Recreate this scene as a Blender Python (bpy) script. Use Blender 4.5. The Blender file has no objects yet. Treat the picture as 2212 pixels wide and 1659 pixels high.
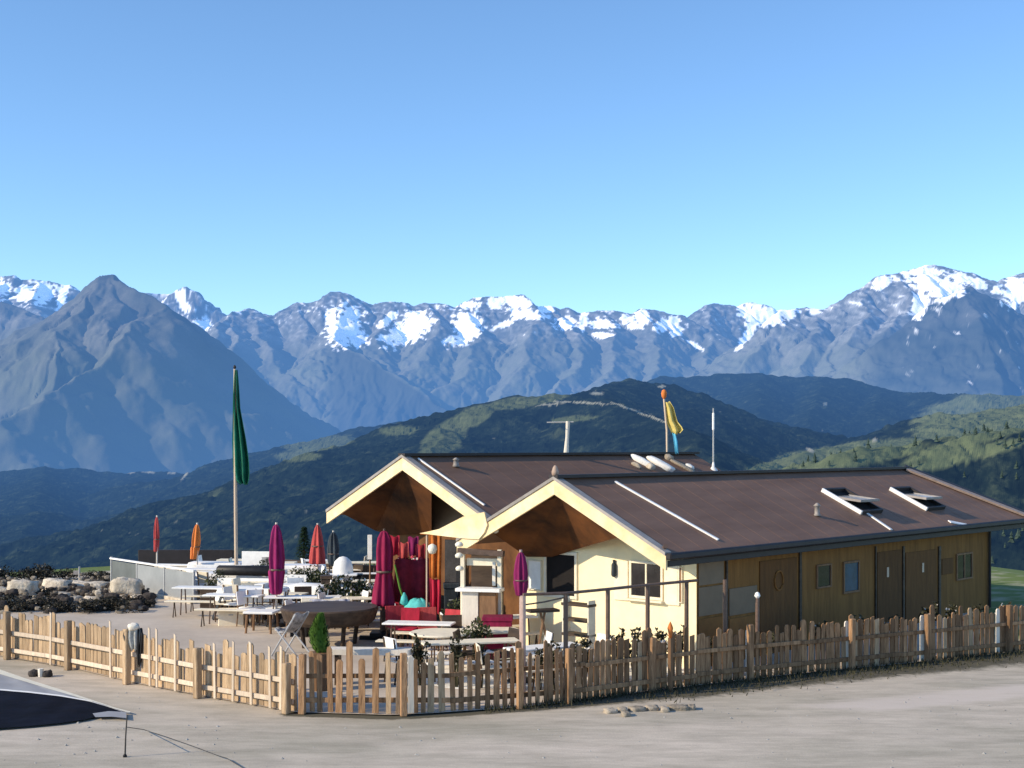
import bpy, math, random
import numpy as np
from mathutils import Vector, Matrix
random.seed(7)
sc = bpy.context.scene
C = sc.collection
PI = math.pi
R = math.radians

# ------------------------------------------------------------------ survey helpers
F = 2900.0; CX = 1106.0; HY = 965.0; CZ = 4.5      # focal length / horizon of the survey, eye height
def at(px, py, D): return Vector(((px-CX)/F*D, D, CZ-(py-HY)/F*D))
def atz(px, py, z=0.0): return at(px, py, (CZ-z)*F/(py-HY))
def gx(px, D, z=0.0): return Vector(((px-CX)/F*D, D, z))

# ------------------------------------------------------------------ materials
def nodes(name):
    m = bpy.data.materials.new(name); m.use_nodes = True
    nt = m.node_tree; nt.nodes.clear()
    return m, nt, nt.nodes.new, nt.links.new
def ramp(n, stops):
    cr = n.color_ramp
    while len(cr.elements) < len(stops): cr.elements.new(.5)
    for e, (p, c) in zip(cr.elements, stops): e.position = p; e.color = (*c, 1)
def mat(name, col, rough=.8, var=.25, scale=6.0, stretch=(1,1,1), bump=.15, metal=0.0, col2=None, spec=.3, bscale=None, trans=0.0):
    m, nt, N, L = nodes(name)
    out = N('ShaderNodeOutputMaterial'); b = N('ShaderNodeBsdfPrincipled'); L(b.outputs[0], out.inputs[0])
    tc = N('ShaderNodeTexCoord'); mp = N('ShaderNodeMapping'); L(tc.outputs['Object'], mp.inputs[0]); mp.inputs['Scale'].default_value = stretch
    oi = N('ShaderNodeObjectInfo'); ad = N('ShaderNodeVectorMath'); ad.operation = 'ADD'
    L(oi.outputs['Random'], ad.inputs[1]); L(tc.outputs['Object'], ad.inputs[0]); L(ad.outputs[0], mp.inputs[0])
    n = N('ShaderNodeTexNoise'); n.inputs['Scale'].default_value = scale; n.inputs['Detail'].default_value = 6; n.inputs['Roughness'].default_value = .65
    L(mp.outputs[0], n.inputs[0])
    r = N('ShaderNodeValToRGB'); c2 = col2 or tuple(min(1, c*(1+var)) for c in col); c1 = tuple(c*(1-var) for c in col)
    ramp(r, [(.3, c1), (.7, c2)]); L(n.outputs[0], r.inputs[0])
    hv = N('ShaderNodeHueSaturation'); L(r.outputs[0], hv.inputs['Color'])
    mr = N('ShaderNodeMapRange'); mr.inputs[3].default_value = 1-var*.7; mr.inputs[4].default_value = 1+var*.7
    L(oi.outputs['Random'], mr.inputs[0]); L(mr.outputs[0], hv.inputs['Value'])
    L(hv.outputs[0], b.inputs['Base Color'])
    b.inputs['Roughness'].default_value = rough; b.inputs['Metallic'].default_value = metal
    b.inputs['Specular IOR Level'].default_value = spec
    if trans: b.inputs['Transmission Weight'].default_value = trans
    if bump:
        n2 = N('ShaderNodeTexNoise'); n2.inputs['Scale'].default_value = bscale or scale*4; n2.inputs['Detail'].default_value = 4; L(mp.outputs[0], n2.inputs[0])
        bp = N('ShaderNodeBump'); bp.inputs['Strength'].default_value = bump; bp.inputs['Distance'].default_value = .03
        L(n2.outputs[0], bp.inputs['Height']); L(bp.outputs[0], b.inputs['Normal'])
    return m
def leafmat(name, c1, c2):
    m = mat(name, c1, .7, .4, 5, bump=0, col2=c2, spec=.15)
    return m
GRAIN = (1,1,.12)
M = {}
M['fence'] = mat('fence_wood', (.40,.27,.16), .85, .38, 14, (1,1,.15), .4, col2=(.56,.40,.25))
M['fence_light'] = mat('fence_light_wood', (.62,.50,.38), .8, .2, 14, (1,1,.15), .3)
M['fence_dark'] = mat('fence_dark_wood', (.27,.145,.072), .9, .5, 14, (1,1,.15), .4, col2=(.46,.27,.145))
M['pale_wood'] = mat('pale_wood', (.75,.68,.58), .8, .12, 10, (1,1,.2), .2)
M['wall'] = mat('cream_wall', (.92,.78,.50), .9, .07, 2.5, (1,1,1), .12, bscale=40)
M['side'] = mat('brown_boarding', (.225,.104,.026), .85, .26, 3, (2.2,1,.25), .3, col2=(.29,.14,.037))
M['door_side'] = mat('brown_door', (.13,.056,.014), .8, .25, 4, (2,1,.3), .2)
M['panel_grey'] = mat('grey_panel', (.185,.130,.082), .6, .12, 3, bump=.05)
M['panel_ochre'] = mat('ochre_panel', (.22,.10,.026), .8, .2, 3, bump=.1)
M['barge'] = mat('barge_board', (.84,.60,.30), .7, .10, 2, (1,1,1), .15, col2=(.90,.76,.50))
M['soffit'] = mat('shaded_boarding', (.022,.006,.0025), .8, .6, .8, (1,1,1), .15, col2=(.16,.055,.012))
M['roof'] = mat('roof_metal', (.185,.102,.066), .66, .16, .9, (.5,2.5,1), .08, col2=(.225,.128,.086), spec=.25, bscale=60)
M['roof_dark'] = mat('roof_trim_dark', (.028,.024,.026), .6, .25, 3, bump=.05)
M['roof_grey'] = mat('roof_trim_grey', (.30,.27,.25), .55, .2, 5, bump=.05)
M['strip'] = mat('white_strip', (.82,.80,.78), .4, .06, 5, bump=.05)
M['tan'] = mat('tan_verge', (.42,.30,.23), .6, .2, 6, bump=.1)
M['white'] = mat('white_paint', (.88,.86,.82), .6, .08, 6, bump=.06)
M['stonewhite'] = mat('white_stone', (.80,.78,.74), .9, .1, 5, bump=.3)
M['cream'] = mat('cream_paint', (.82,.73,.56), .7, .1, 6, bump=.08)
M['black'] = mat('black_plastic', (.014,.013,.014), .5, .5, 6, bump=.1)
M['darkbrown'] = mat('dark_brown_wood', (.045,.028,.02), .6, .45, 7, (.2,1,1), .2, col2=(.09,.06,.04))
M['brown'] = mat('brown_wood', (.22,.12,.06), .7, .3, 9, (1,1,.2), .2)
M['steel'] = mat('brown_steel', (.12,.075,.055), .5, .3, 12, bump=.1, spec=.4)
M['steelpink'] = mat('pinkish_pole', (.48,.34,.29), .5, .15, 12, bump=.1)
M['grey_metal'] = mat('grey_metal', (.42,.42,.42), .4, .12, 9, bump=.05, spec=.5)
M['greyglass'] = mat('grey_windscreen', (.26,.27,.28), .35, .10, 1.2, bump=.03, col2=(.33,.34,.35), spec=.5)
M['greyglass_dark'] = mat('dark_windscreen', (.13,.14,.14), .35, .2, 2, bump=.03, spec=.5)
M['glass'] = mat('window_glass', (.030,.028,.030), .08, .4, 4, bump=0, spec=.7)
M['glassblue'] = mat('blue_glass', (.03,.075,.13), .1, .3, 4, bump=0, spec=.7)
M['paneL'] = mat('skylight_glass', (.60,.62,.62), .15, .3, 5, bump=.05, col2=(.75,.75,.74), spec=.6)
M['hole'] = mat('dark_opening', (.010,.008,.008), .9, .3, 5, bump=0)
M['red'] = mat('red_cloth', (.46,.045,.055), .85, .25, 8, (1,1,.25), .25)
M['redorange'] = mat('coral_cloth', (.48,.075,.07), .85, .2, 8, (1,1,.25), .25)
M['deepred'] = mat('crimson_cloth', (.35,.012,.035), .85, .3, 8, (1,1,.25), .25)
M['orange'] = mat('orange_cloth', (.70,.21,.05), .85, .2, 8, (1,1,.25), .25)
M['purple'] = mat('purple_cloth', (.21,.012,.085), .85, .3, 8, (1,1,.25), .25)
M['plum'] = mat('plum_cloth', (.235,.010,.052), .85, .3, 8, (1,1,.25), .25)
M['darkcloth'] = mat('dark_cloth', (.035,.045,.055), .85, .4, 8, (1,1,.25), .25)
M['teal'] = mat('teal_cloth', (.10,.50,.47), .8, .25, 8, bump=.2)
M['flaggreen'] = mat('green_flag', (.008,.135,.075), .8, .45, 5, (1,1,.3), .2, col2=(.012,.24,.15))
M['yellow'] = mat('yellow_flag', (.62,.46,.11), .8, .25, 6, (1,1,.3), .2, col2=(.74,.62,.22))
M['skyblue'] = mat('blue_ribbon', (.10,.42,.62), .8, .2, 6, bump=.1)
M['polewood'] = mat('flag_pole', (.58,.45,.33), .6, .15, 9, (1,1,.1), .1)
M['greencloth'] = mat('leaf_green_cloth', (.09,.19,.025), .8, .35, 7, (1,1,.3), .25)
M['navy'] = mat('navy_tarpaulin', (.0045,.006,.013), .9, .5, 1.6, bump=.4, spec=.08, bscale=3)
M['tarp'] = mat('grey_tarpaulin', (.33,.33,.34), .6, .15, 1.3, bump=.3, bscale=2.5)
M['hem'] = mat('cream_hem', (.72,.68,.56), .6, .1, 4, bump=.1)
M['boulder'] = mat('cream_boulder', (.50,.42,.32), .95, .3, 4.2, bump=1.0, col2=(.76,.67,.54), bscale=11)
M['rockdark'] = mat('dark_rock', (.06,.05,.045), .95, .4, 5, bump=.7)
M['kerb'] = mat('kerb_stone', (.33,.28,.22), .95, .3, 5, bump=.7)
M['heather'] = leafmat('heather_leaf', (.022,.020,.018), (.055,.052,.038))
M['weed'] = leafmat('weed_leaf', (.030,.034,.018), (.075,.070,.040))
M['shrub'] = leafmat('shrub_leaf', (.03,.04,.018), (.075,.085,.035))
M['blossom'] = leafmat('blossom', (.72,.66,.60), (.82,.78,.74))
M['redflower'] = leafmat('red_flower', (.55,.02,.07), (.62,.09,.14))
M['conifer'] = leafmat('conifer_leaf', (.018,.04,.022), (.035,.07,.035))
M['greenleaf'] = leafmat('bright_green_leaf', (.055,.125,.018), (.13,.24,.045))
M['bark'] = mat('bark', (.09,.065,.045), .9, .3, 9, bump=.4)
M['lamp'] = mat('pale_globe', (.85,.80,.66), .4, .05, 5, bump=0)
M['blue_cloth'] = mat('blue_white_cloth', (.35,.38,.62), .8, .5, 16, bump=.1, col2=(.78,.78,.82))
M['patch'] = mat('black_white_cloth', (.03,.03,.03), .8, .3, 7, bump=.2, col2=(.55,.53,.52))
M['jacket'] = mat('grey_jacket', (.42,.42,.40), .85, .3, 14, bump=.4)
M['wire'] = mat('thin_cord', (.06,.055,.05), .8, .2, 5, bump=0)

# ------------------------------------------------------------------ mesh builder
class MB:
    def __init__(s): s.v = []; s.f = []; s.smooth = False
    def add(s, vs, fs):
        o = len(s.v); s.v += [Vector(p) for p in vs]; s.f += [tuple(i+o for i in f) for f in fs]; return s
    def box(s, c, d, rz=0.0, rx=0.0, ry=0.0, bev=.006):
        mt = Matrix.Translation(c) @ Matrix.Rotation(rz,4,'Z') @ Matrix.Rotation(ry,4,'Y') @ Matrix.Rotation(rx,4,'X')
        h = [x/2 for x in d]; b = min(bev, min(h)*.45)
        vs = []; idx = {}
        for sx in (-1,1):
            for sy in (-1,1):
                for sz in (-1,1):
                    for a in range(3):
                        p = [sx*(h[0]-b), sy*(h[1]-b), sz*(h[2]-b)]; p[a] = (sx,sy,sz)[a]*h[a]
                        idx[(sx,sy,sz,a)] = len(vs); vs.append(mt @ Vector(p))
        fs = []
        for a in range(3):
            o1, o2 = [i for i in range(3) if i != a]
            for sg in (-1,1):
                q = []
                for (p1,p2) in ((-1,-1),(1,-1),(1,1),(-1,1)):
                    t = [0,0,0]; t[a]=sg; t[o1]=p1; t[o2]=p2; q.append(idx[(*t,a)])
                fs.append(q)
                for p1 in (-1,1):
                    pass
        for a in range(3):                       # edge bevels
            o1, o2 = [i for i in range(3) if i != a]
            for p1 in (-1,1):
                for p2 in (-1,1):
                    t0 = [0,0,0]; t0[o1]=p1; t0[o2]=p2; t1 = list(t0); t0[a]=-1; t1[a]=1
                    fs.append([idx[(*t0,o1)], idx[(*t1,o1)], idx[(*t1,o2)], idx[(*t0,o2)]])
        for sx in (-1,1):
            for sy in (-1,1):
                for sz in (-1,1): fs.append([idx[(sx,sy,sz,a)] for a in range(3)])
        return s.add(vs, fs)
    def tube(s, pts, rad, n=8, cap=True):
        pts = [Vector(p) for p in pts]; rs = rad if isinstance(rad, (list,tuple)) else [rad]*len(pts)
        vs = []; fs = []
        for i, p in enumerate(pts):
            t = (pts[min(i+1,len(pts)-1)]-pts[max(i-1,0)]).normalized()
            a = t.cross(Vector((0,0,1)) if abs(t.z) < .9 else Vector((1,0,0))).normalized(); b = t.cross(a)
            for k in range(n):
                w = 2*PI*k/n; vs.append(p + (a*math.cos(w)+b*math.sin(w))*rs[i])
        for i in range(len(pts)-1):
            for k in range(n): fs.append((i*n+k, i*n+(k+1)%n, (i+1)*n+(k+1)%n, (i+1)*n+k))
        if cap: fs.append(tuple(range(n))[::-1]); fs.append(tuple((len(pts)-1)*n+k for k in range(n)))
        return s.add(vs, fs)
    def lathe(s, prof, n=24, fold=0, amp=0.0, off=(0,0,0), bend=None, ph=0.0):
        vs = []; fs = []; m = len(prof)
        for i, (r, z) in enumerate(prof):
            bx, by = bend(i/(m-1)) if bend else (0,0)
            for k in range(n):
                w = 2*PI*k/n; rr = r*(1+amp*math.cos(fold*w+ph)) if fold else r
                rr *= 1+(.06*math.sin(w*3+i*.8+ph)+.05*math.sin(w*11+i*.5) if fold==7 else 0); vs.append((off[0]+bx+rr*math.cos(w), off[1]+by+rr*math.sin(w), off[2]+z))
        for i in range(m-1):
            for k in range(n): fs.append((i*n+k, i*n+(k+1)%n, (i+1)*n+(k+1)%n, (i+1)*n+k))
        fs.append(tuple(range(n))[::-1]); fs.append(tuple((m-1)*n+k for k in range(n)))
        return s.add(vs, fs)
    def prism(s, poly, th, axis='z'):            # polygon extruded along axis
        n = len(poly); e = {'x':Vector((th,0,0)),'y':Vector((0,th,0)),'z':Vector((0,0,th))}[axis]
        p = [Vector(q) for q in poly]
        return s.add(p+[q+e for q in p], [tuple(range(n))[::-1], tuple(range(n,2*n))]+[(i,(i+1)%n,(i+1)%n+n,i+n) for i in range(n)])
    def rock(s, c, d, seed=0, blocky=.5, rough=.13, rz=0.0):
        rnd = random.Random(seed); import mathutils
        n, m = 18, 11; vs = []; fs = []; of = Vector((rnd.random()*99, rnd.random()*99, rnd.random()*99))
        mt = Matrix.Rotation(rz,4,'Z')
        for i in range(m):
            th = PI*(i+.02)/(m-1+.04)
            for k in range(n):
                w = 2*PI*k/n; q = Vector((math.sin(th)*math.cos(w), math.sin(th)*math.sin(w), math.cos(th)))
                mx = max(abs(q.x),abs(q.y),abs(q.z)); q2 = q/(mx)*.86; q = q.lerp(q2, blocky)
                q *= 1+rough*mathutils.noise.noise(q*1.7+of)*2+rough*.6*mathutils.noise.noise(q*4+of)
                vs.append(Vector(c)+mt@Vector((q.x*d[0]/2,q.y*d[1]/2,q.z*d[2]/2)))
        for i in range(m-1):
            for k in range(n): fs.append((i*n+k, (i+1)*n+k, (i+1)*n+(k+1)%n, i*n+(k+1)%n))
        s.smooth = True
        return s.add(vs, fs)
    def leaves(s, cs, rs, count, size, seed=0, asp=.5, up=0.0):       # leaf quads scattered in ellipsoids
        rnd = random.Random(seed)
        for (c, r) in zip(cs, rs):
            for _ in range(count):
                d = Vector((rnd.gauss(0,1),rnd.gauss(0,1),rnd.gauss(0,1))).normalized()*(rnd.random()**.45)
                p = Vector(c)+Vector((d.x*r[0],d.y*r[1],d.z*r[2]))
                if p.z < .02: p.z = .02+rnd.random()*.05
                t = Vector((rnd.gauss(0,1),rnd.gauss(0,1),rnd.gauss(0,1)+up)).normalized(); a = t.orthogonal().normalized()
                a = Matrix.Rotation(rnd.random()*6.3,3,t) @ a
                sz = size*(.6+rnd.random()*.8)
                s.add([p-t*sz*.5, p+a*sz*asp*.5, p+t*sz*.5, p-a*sz*asp*.5], [(0,1,2,3)])
        return s
    def build(s, name, m, parent=None, smooth=None):
        me = bpy.data.meshes.new(name); me.from_pydata([tuple(p) for p in s.v], [], s.f); me.materials.append(m)
        if smooth if smooth is not None else s.smooth:
            me.polygons.foreach_set('use_smooth', [True]*len(me.polygons))
        me.validate(); me.update()
        o = bpy.data.objects.new(name, me); C.objects.link(o)
        if parent: o.parent = parent
        return o
def tag(o, label, cat, group=None):
    o['label'] = label; o['category'] = cat
    if group: o['group'] = group
    return o
def thing(name, label, cat, loc=(0,0,0), rz=0.0, group=None):
    o = bpy.data.objects.new(name, None); C.objects.link(o); o.location = loc; o.rotation_euler = (0,0,rz); o.empty_display_size = .3
    return tag(o, label, cat, group)
def copy_tree(o, parent=None):
    c = o.copy(); C.objects.link(c)
    if parent: c.parent = parent
    for ch in list(o.children): copy_tree(ch, c)
    return c
def struct(o): o['kind'] = 'structure'; return o
def stuff(o): o['kind'] = 'stuff'; return o

# ------------------------------------------------------------------ numpy noise
def pn(x, y, seed=0):
    xi = np.floor(x).astype(np.int64); yi = np.floor(y).astype(np.int64); xf = x-xi; yf = y-yi
    def g(ix, iy):
        h = (ix*374761393 + iy*668265263 + seed*1442695041) & 0x7fffffff
        h = ((h ^ (h >> 13))*1274126177) & 0x7fffffff; h = h ^ (h >> 16)
        a = (h % 4096)/4096.0*2*np.pi; return np.cos(a), np.sin(a)
    u = xf**3*(xf*(xf*6-15)+10); v = yf**3*(yf*(yf*6-15)+10)
    def d(ox, oy):
        a, b = g(xi+ox, yi+oy); return a*(xf-ox)+b*(yf-oy)
    return ((d(0,0)*(1-u)+d(1,0)*u)*(1-v)+(d(0,1)*(1-u)+d(1,1)*u)*v)*1.5
def fbm(x, y, o=5, seed=0, ridged=False):
    r = np.zeros_like(x); a = 1.0; t = 0
    for i in range(o):
        n = pn(x, y, seed+i*17)
        r += a*((1-np.abs(n)*2) if ridged else n); t += a; a *= .5; x = x*2.03+13.1; y = y*2.03+7.7
    return r/t
def grid_mesh(name, X, Y, Z, m, attrs=None, smooth=False):
    nr, nc = X.shape; me = bpy.data.meshes.new(name)
    co = np.stack([X,Y,Z], -1).reshape(-1,3).astype(np.float32)
    i = np.arange(nr*nc).reshape(nr,nc); q = np.stack([i[:-1,:-1], i[:-1,1:], i[1:,1:], i[1:,:-1]], -1).reshape(-1,4)
    me.vertices.add(len(co)); me.vertices.foreach_set('co', co.ravel())
    me.loops.add(q.size); me.loops.foreach_set('vertex_index', q.ravel().astype(np.int32))
    me.polygons.add(len(q)); me.polygons.foreach_set('loop_start', np.arange(0,q.size,4,dtype=np.int32))
    me.polygons.foreach_set('use_smooth', np.full(len(q), smooth))
    for k, a in (attrs or {}).items():
        at_ = me.attributes.new(k, 'FLOAT', 'POINT'); at_.data.foreach_set('value', a.ravel().astype(np.float32))
    me.update(calc_edges=True); me.validate(); me.materials.append(m)
    o = bpy.data.objects.new(name, me); C.objects.link(o); return o

# ------------------------------------------------------------------ terrain far away
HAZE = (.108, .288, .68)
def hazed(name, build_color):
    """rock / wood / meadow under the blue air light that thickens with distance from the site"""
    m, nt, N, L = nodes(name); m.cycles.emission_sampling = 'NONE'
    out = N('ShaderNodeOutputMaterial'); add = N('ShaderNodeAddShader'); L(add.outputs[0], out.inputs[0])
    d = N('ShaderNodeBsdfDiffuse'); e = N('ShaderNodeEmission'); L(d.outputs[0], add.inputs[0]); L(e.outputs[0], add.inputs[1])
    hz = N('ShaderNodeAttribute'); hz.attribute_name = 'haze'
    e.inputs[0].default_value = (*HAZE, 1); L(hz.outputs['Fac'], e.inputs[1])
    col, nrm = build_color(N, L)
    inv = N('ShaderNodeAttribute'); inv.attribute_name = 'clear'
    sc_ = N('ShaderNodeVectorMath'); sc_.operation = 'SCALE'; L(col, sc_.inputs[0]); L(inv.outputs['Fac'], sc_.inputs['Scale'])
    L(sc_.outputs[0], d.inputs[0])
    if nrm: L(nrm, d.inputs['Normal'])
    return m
def attr(N, name):
    a = N('ShaderNodeAttribute'); a.attribute_name = name; return a.outputs['Fac']
def mix(N, L, f, a, b):
    x = N('ShaderNodeMix'); x.data_type = 'RGBA'; L(f, x.inputs[0])
    for s, i in ((a,6),(b,7)):
        if isinstance(s, tuple): x.inputs[i].default_value = (*s,1)
        else: L(s, x.inputs[i])
    return x.outputs[2]
def mcol(N, L):
    tc = N('ShaderNodeTexCoord')
    n = N('ShaderNodeTexNoise'); n.inputs['Scale'].default_value = .004; n.inputs['Detail'].default_value = 10; n.inputs['Roughness'].default_value = .7; L(tc.outputs['Object'], n.inputs[0])
    r = N('ShaderNodeValToRGB'); ramp(r, [(.33,(.12,.13,.12)),(.52,(.235,.235,.215)),(.70,(.44,.41,.37))]); L(n.outputs[0], r.inputs[0])
    g = mix(N, L, attr(N,'green'), r.outputs[0], (.25,.265,.185))
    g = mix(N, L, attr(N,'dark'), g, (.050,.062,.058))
    s = mix(N, L, attr(N,'snow'), g, (.97,.96,.98))
    bp = N('ShaderNodeBump'); bp.inputs['Strength'].default_value = .6; bp.inputs['Distance'].default_value = 10
    n2 = N('ShaderNodeTexNoise'); n2.inputs['Scale'].default_value = .012; n2.inputs['Detail'].default_value = 8; L(tc.outputs['Object'], n2.inputs[0])
    L(n2.outputs[0], bp.inputs['Height'])
    return s, bp.outputs[0]
def hcol(N, L):
    tc = N('ShaderNodeTexCoord')
    n = N('ShaderNodeTexNoise'); n.inputs['Scale'].default_value = .045; n.inputs['Detail'].default_value = 11; n.inputs['Roughness'].default_value = .75; L(tc.outputs['Object'], n.inputs[0])
    r = N('ShaderNodeValToRGB'); ramp(r, [(.38,(.005,.009,.008)),(.53,(.012,.020,.015)),(.65,(.045,.058,.034)),(.77,(.17,.16,.11))]); L(n.outputs[0], r.inputs[0])
    r2 = N('ShaderNodeValToRGB'); ramp(r2, [(.3,(.080,.105,.050)),(.7,(.16,.178,.085))]); L(n.outputs[0], r2.inputs[0])
    c = mix(N, L, attr(N,'meadow'), r.outputs[0], r2.outputs[0])
    c = mix(N, L, attr(N,'path'), c, (.32,.31,.24))
    bp = N('ShaderNodeBump'); bp.inputs['Strength'].default_value = .4; bp.inputs['Distance'].default_value = 3
    L(n.outputs[0], bp.inputs['Height'])
    return c, bp.outputs[0]
def seg_field(X, Y, chains):
    Z = np.full_like(X, -900.0); DD = np.full_like(X, 1e9)
    for k, ch in chains:
        P = [at(*c) for c in ch]
        for a, b in zip(P[:-1], P[1:]):
            ux, uy = b.x-a.x, b.y-a.y; l2 = ux*ux+uy*uy+1e-6
            t = np.clip(((X-a.x)*ux+(Y-a.y)*uy)/l2, 0, 1)
            d = np.hypot(X-(a.x+t*ux), Y-(a.y+t*uy)); z = a.z+t*(b.z-a.z)-k*d
            m = z > Z; Z = np.where(m, z, Z); DD = np.where(m, d, DD)
    return Z, DD
def ell(PX, PY, lst, w):
    r = np.zeros_like(PX)
    for (cx, cy, rx, ry, an) in lst:
        c, s = math.cos(R(an)), math.sin(R(an)); dx, dy = PX-cx, PY-cy
        q = np.hypot((dx*c+dy*s)/rx, (-dx*s+dy*c)/ry)
        r = np.maximum(r, np.clip((1.14-q+w)*6, 0, 1))
    return r

mch = [
 # near left pyramid, its right shoulder, its left shoulder, and the spur that parts light from shade
 (.74, [(230,588,5000),(300,632,5040),(420,726,5130),(560,838,5260),(700,945,5400),(900,1095,5600)]),
 (.80, [(230,588,5000),(195,592,4960),(160,612,4930),(135,645,4900),(80,705,4750),(0,800,4500),(-200,980,4200)]),
 (.80, [(230,588,5000),(318,655,4840),(295,715,4660),(245,785,4420),(140,838,4150),(0,912,3850),(-200,1020,3600)]),
 (.80, [(170,607,4935),(150,720,4550),(110,840,4250)]),
 (.7, [(-250,640,6200),(0,650,6200),(60,662,6150),(110,690,6000),(180,780,5800)]),
 # far range
 (.75, [(-300,600,9000),(-60,590,9000),(0,600,9000),(22,596,9000),(45,606,9000),(80,604,9000),(110,612,9000),(135,610,9000),(200,650,9000)]),
 (.75, [(0,600,9000),(30,700,8200)]), (.75, [(80,604,9000),(90,680,8300)]),
 (.7, [(280,650,9600),(318,631,9600),(350,634,9600),(385,634,9600),(400,619,9550),(408,626,9500),(428,648,9500),(452,667,9500),(490,677,9450),(520,690,9400)]),
 (.75, [(402,620,9550),(412,690,9000),(440,760,8600)]), (.7, [(452,667,9500),(470,720,9100)]),
 (.7, [(400,800,7200),(440,745,7500),(478,698,7900),(512,674,8200),(545,665,8400),(575,678,8400),(592,682,8400),(630,654,8500),(660,656,8500),(690,650,8500),(722,633,8500),(742,631,8500),(775,640,8500),(800,650,8500),(820,658,8500),(845,652,8500),(882,653,8500),(905,660,8500),(928,653,8500),(965,656,8500),(988,664,8500),(1010,655,8500),(1050,644,8500),(1085,642,8500),(1120,637,8500),(1140,650,8500),(1165,662,8500),(1195,660,8500),(1212,668,8500),(1232,663,8500),(1262,676,8500),(1300,671,8500),(1332,673,8500),(1362,680,8500),(1386,668,8500),(1420,670,8500),(1450,678,8500),(1480,682,8500)]),
 (.7, [(1470,690,8900),(1505,668,8900),(1540,655,8900),(1580,660,8900),(1612,678,8850),(1645,715,8700),(1690,780,8500)]),
 (.6, [(1570,690,10300),(1605,668,10300),(1622,652,10300),(1636,664,10300),(1656,671,10300),(1700,668,10300),(1760,664,10300),(1860,675,10300)]),
 (.7, [(545,665,8400),(570,740,7700),(640,830,7100),(700,920,6700)]), (.7, [(512,674,8200),(500,770,7300),(560,840,6900)]),
 (.7, [(630,654,8500),(660,730,7900),(640,800,7500)]),
 (.7, [(742,631,8500),(720,700,8000),(730,735,7500),(810,782,7150),(905,838,6900),(990,900,6700)]),
 (.7, [(820,658,8500),(810,740,7800),(840,790,7500)]), (.7, [(928,653,8500),(950,700,8000),(905,790,7400),(880,830,7200)]),
 (.7, [(1010,655,8500),(1045,720,7900),(985,810,7300),(940,860,7000)]),
 (.7, [(1120,637,8500),(1172,695,7950),(1140,780,7400),(1060,870,6900)]),
 (.7, [(1195,660,8500),(1250,720,7900),(1240,810,7300),(1180,860,7000)]),
 (.7, [(1300,671,8500),(1330,730,7900),(1310,820,7200)]), (.7, [(1386,668,8500),(1405,750,7800),(1420,830,7200)]),
 (.7, [(1540,655,8900),(1535,730,8200),(1520,800,7700)]),
 # right massif and the dark pyramid before it
 (.72, [(1560,830,6700),(1600,785,6900),(1650,725,7200),(1700,671,7400),(1730,668,7450),(1765,663,7500),(1800,668,7500),(1832,659,7500),(1862,640,7500),(1882,612,7500),(1906,597,7500),(1950,586,7500),(1985,578,7500),(2006,570,7500),(2040,574,7500),(2080,586,7500),(2112,601,7500),(2142,617,7500),(2170,600,7500),(2192,591,7500),(2225,598,7500),(2480,620,7500)]),
 (.72, [(1765,663,7500),(1745,745,6900),(1690,840,6400)]), (.72, [(1832,659,7500),(1815,740,6900),(1750,840,6300)]),
 (.72, [(1882,612,7500),(1880,690,7000),(1830,770,6500),(1790,850,6200)]),
 (.72, [(1950,586,7500),(1955,680,6950),(1900,750,6550),(1840,850,6200)]), (.72, [(2006,570,7500),(2030,640,7050),(2000,690,6800)]),
 (.74, [(1840,880,5900),(1905,810,6000),(1960,745,6050),(2032,664,6150),(2092,615,6200),(2140,642,6300),(2212,688,6400),(2450,830,6600)]),
 (.74, [(2092,615,6200),(2118,715,5750),(2160,850,5250)]),
]
cols = np.linspace(-330, 2540, 1000); rows = np.concatenate([np.linspace(3300,5600,300), np.linspace(5610,9000,360), np.linspace(9020,12500,90)])
PX, DY = np.meshgrid(cols, rows); X = (PX-CX)/F*DY; Y = DY.copy()
wx = fbm(X/520, Y/520, 4, 3)*120+fbm(X/90,Y/90,3,23)*26; wy = fbm(X/520, Y/520, 4, 9)*150
Z, DD = seg_field(X+wx, Y+wy, mch)
far = np.clip((DY-5200)/900, 0, 1)
gul = fbm((X+wx*1.6)/300, Y/760, 5, 31, True)
py0 = HY+(CZ-Z)/DY*F; spx = np.interp(py0,[588,655,715,785,838,912,1020],[230,318,295,245,140,0,-200])
calm = np.where(far>0,1,np.where(PX>spx+6,.10,.55)); Z += fbm((X+wx)/46,Y/190,4,37,True)*13*np.clip(DD/120,0,1)*calm; Z += (gul-.35)*np.clip(DD/260,0,1)*(50*calm+16*far) + fbm(X/70,Y/70,4,51)*8*calm*(.35+np.clip(DD/150,0,1)) + np.abs(fbm(X/34,Y/34,3,61))*10*far*np.clip(1.2-DD/140,.2,1)
Z = np.maximum(Z, -620+fbm(X/400,Y/400,3,5)*30)
PY = HY+(CZ-Z)/DY*F
nz = fbm(X/160,Z/90,4,77)*1.1+fbm(X/45,Z/40,3,78)*.5
nf = fbm(X/34+Z/120,Z/26,4,79)
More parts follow.
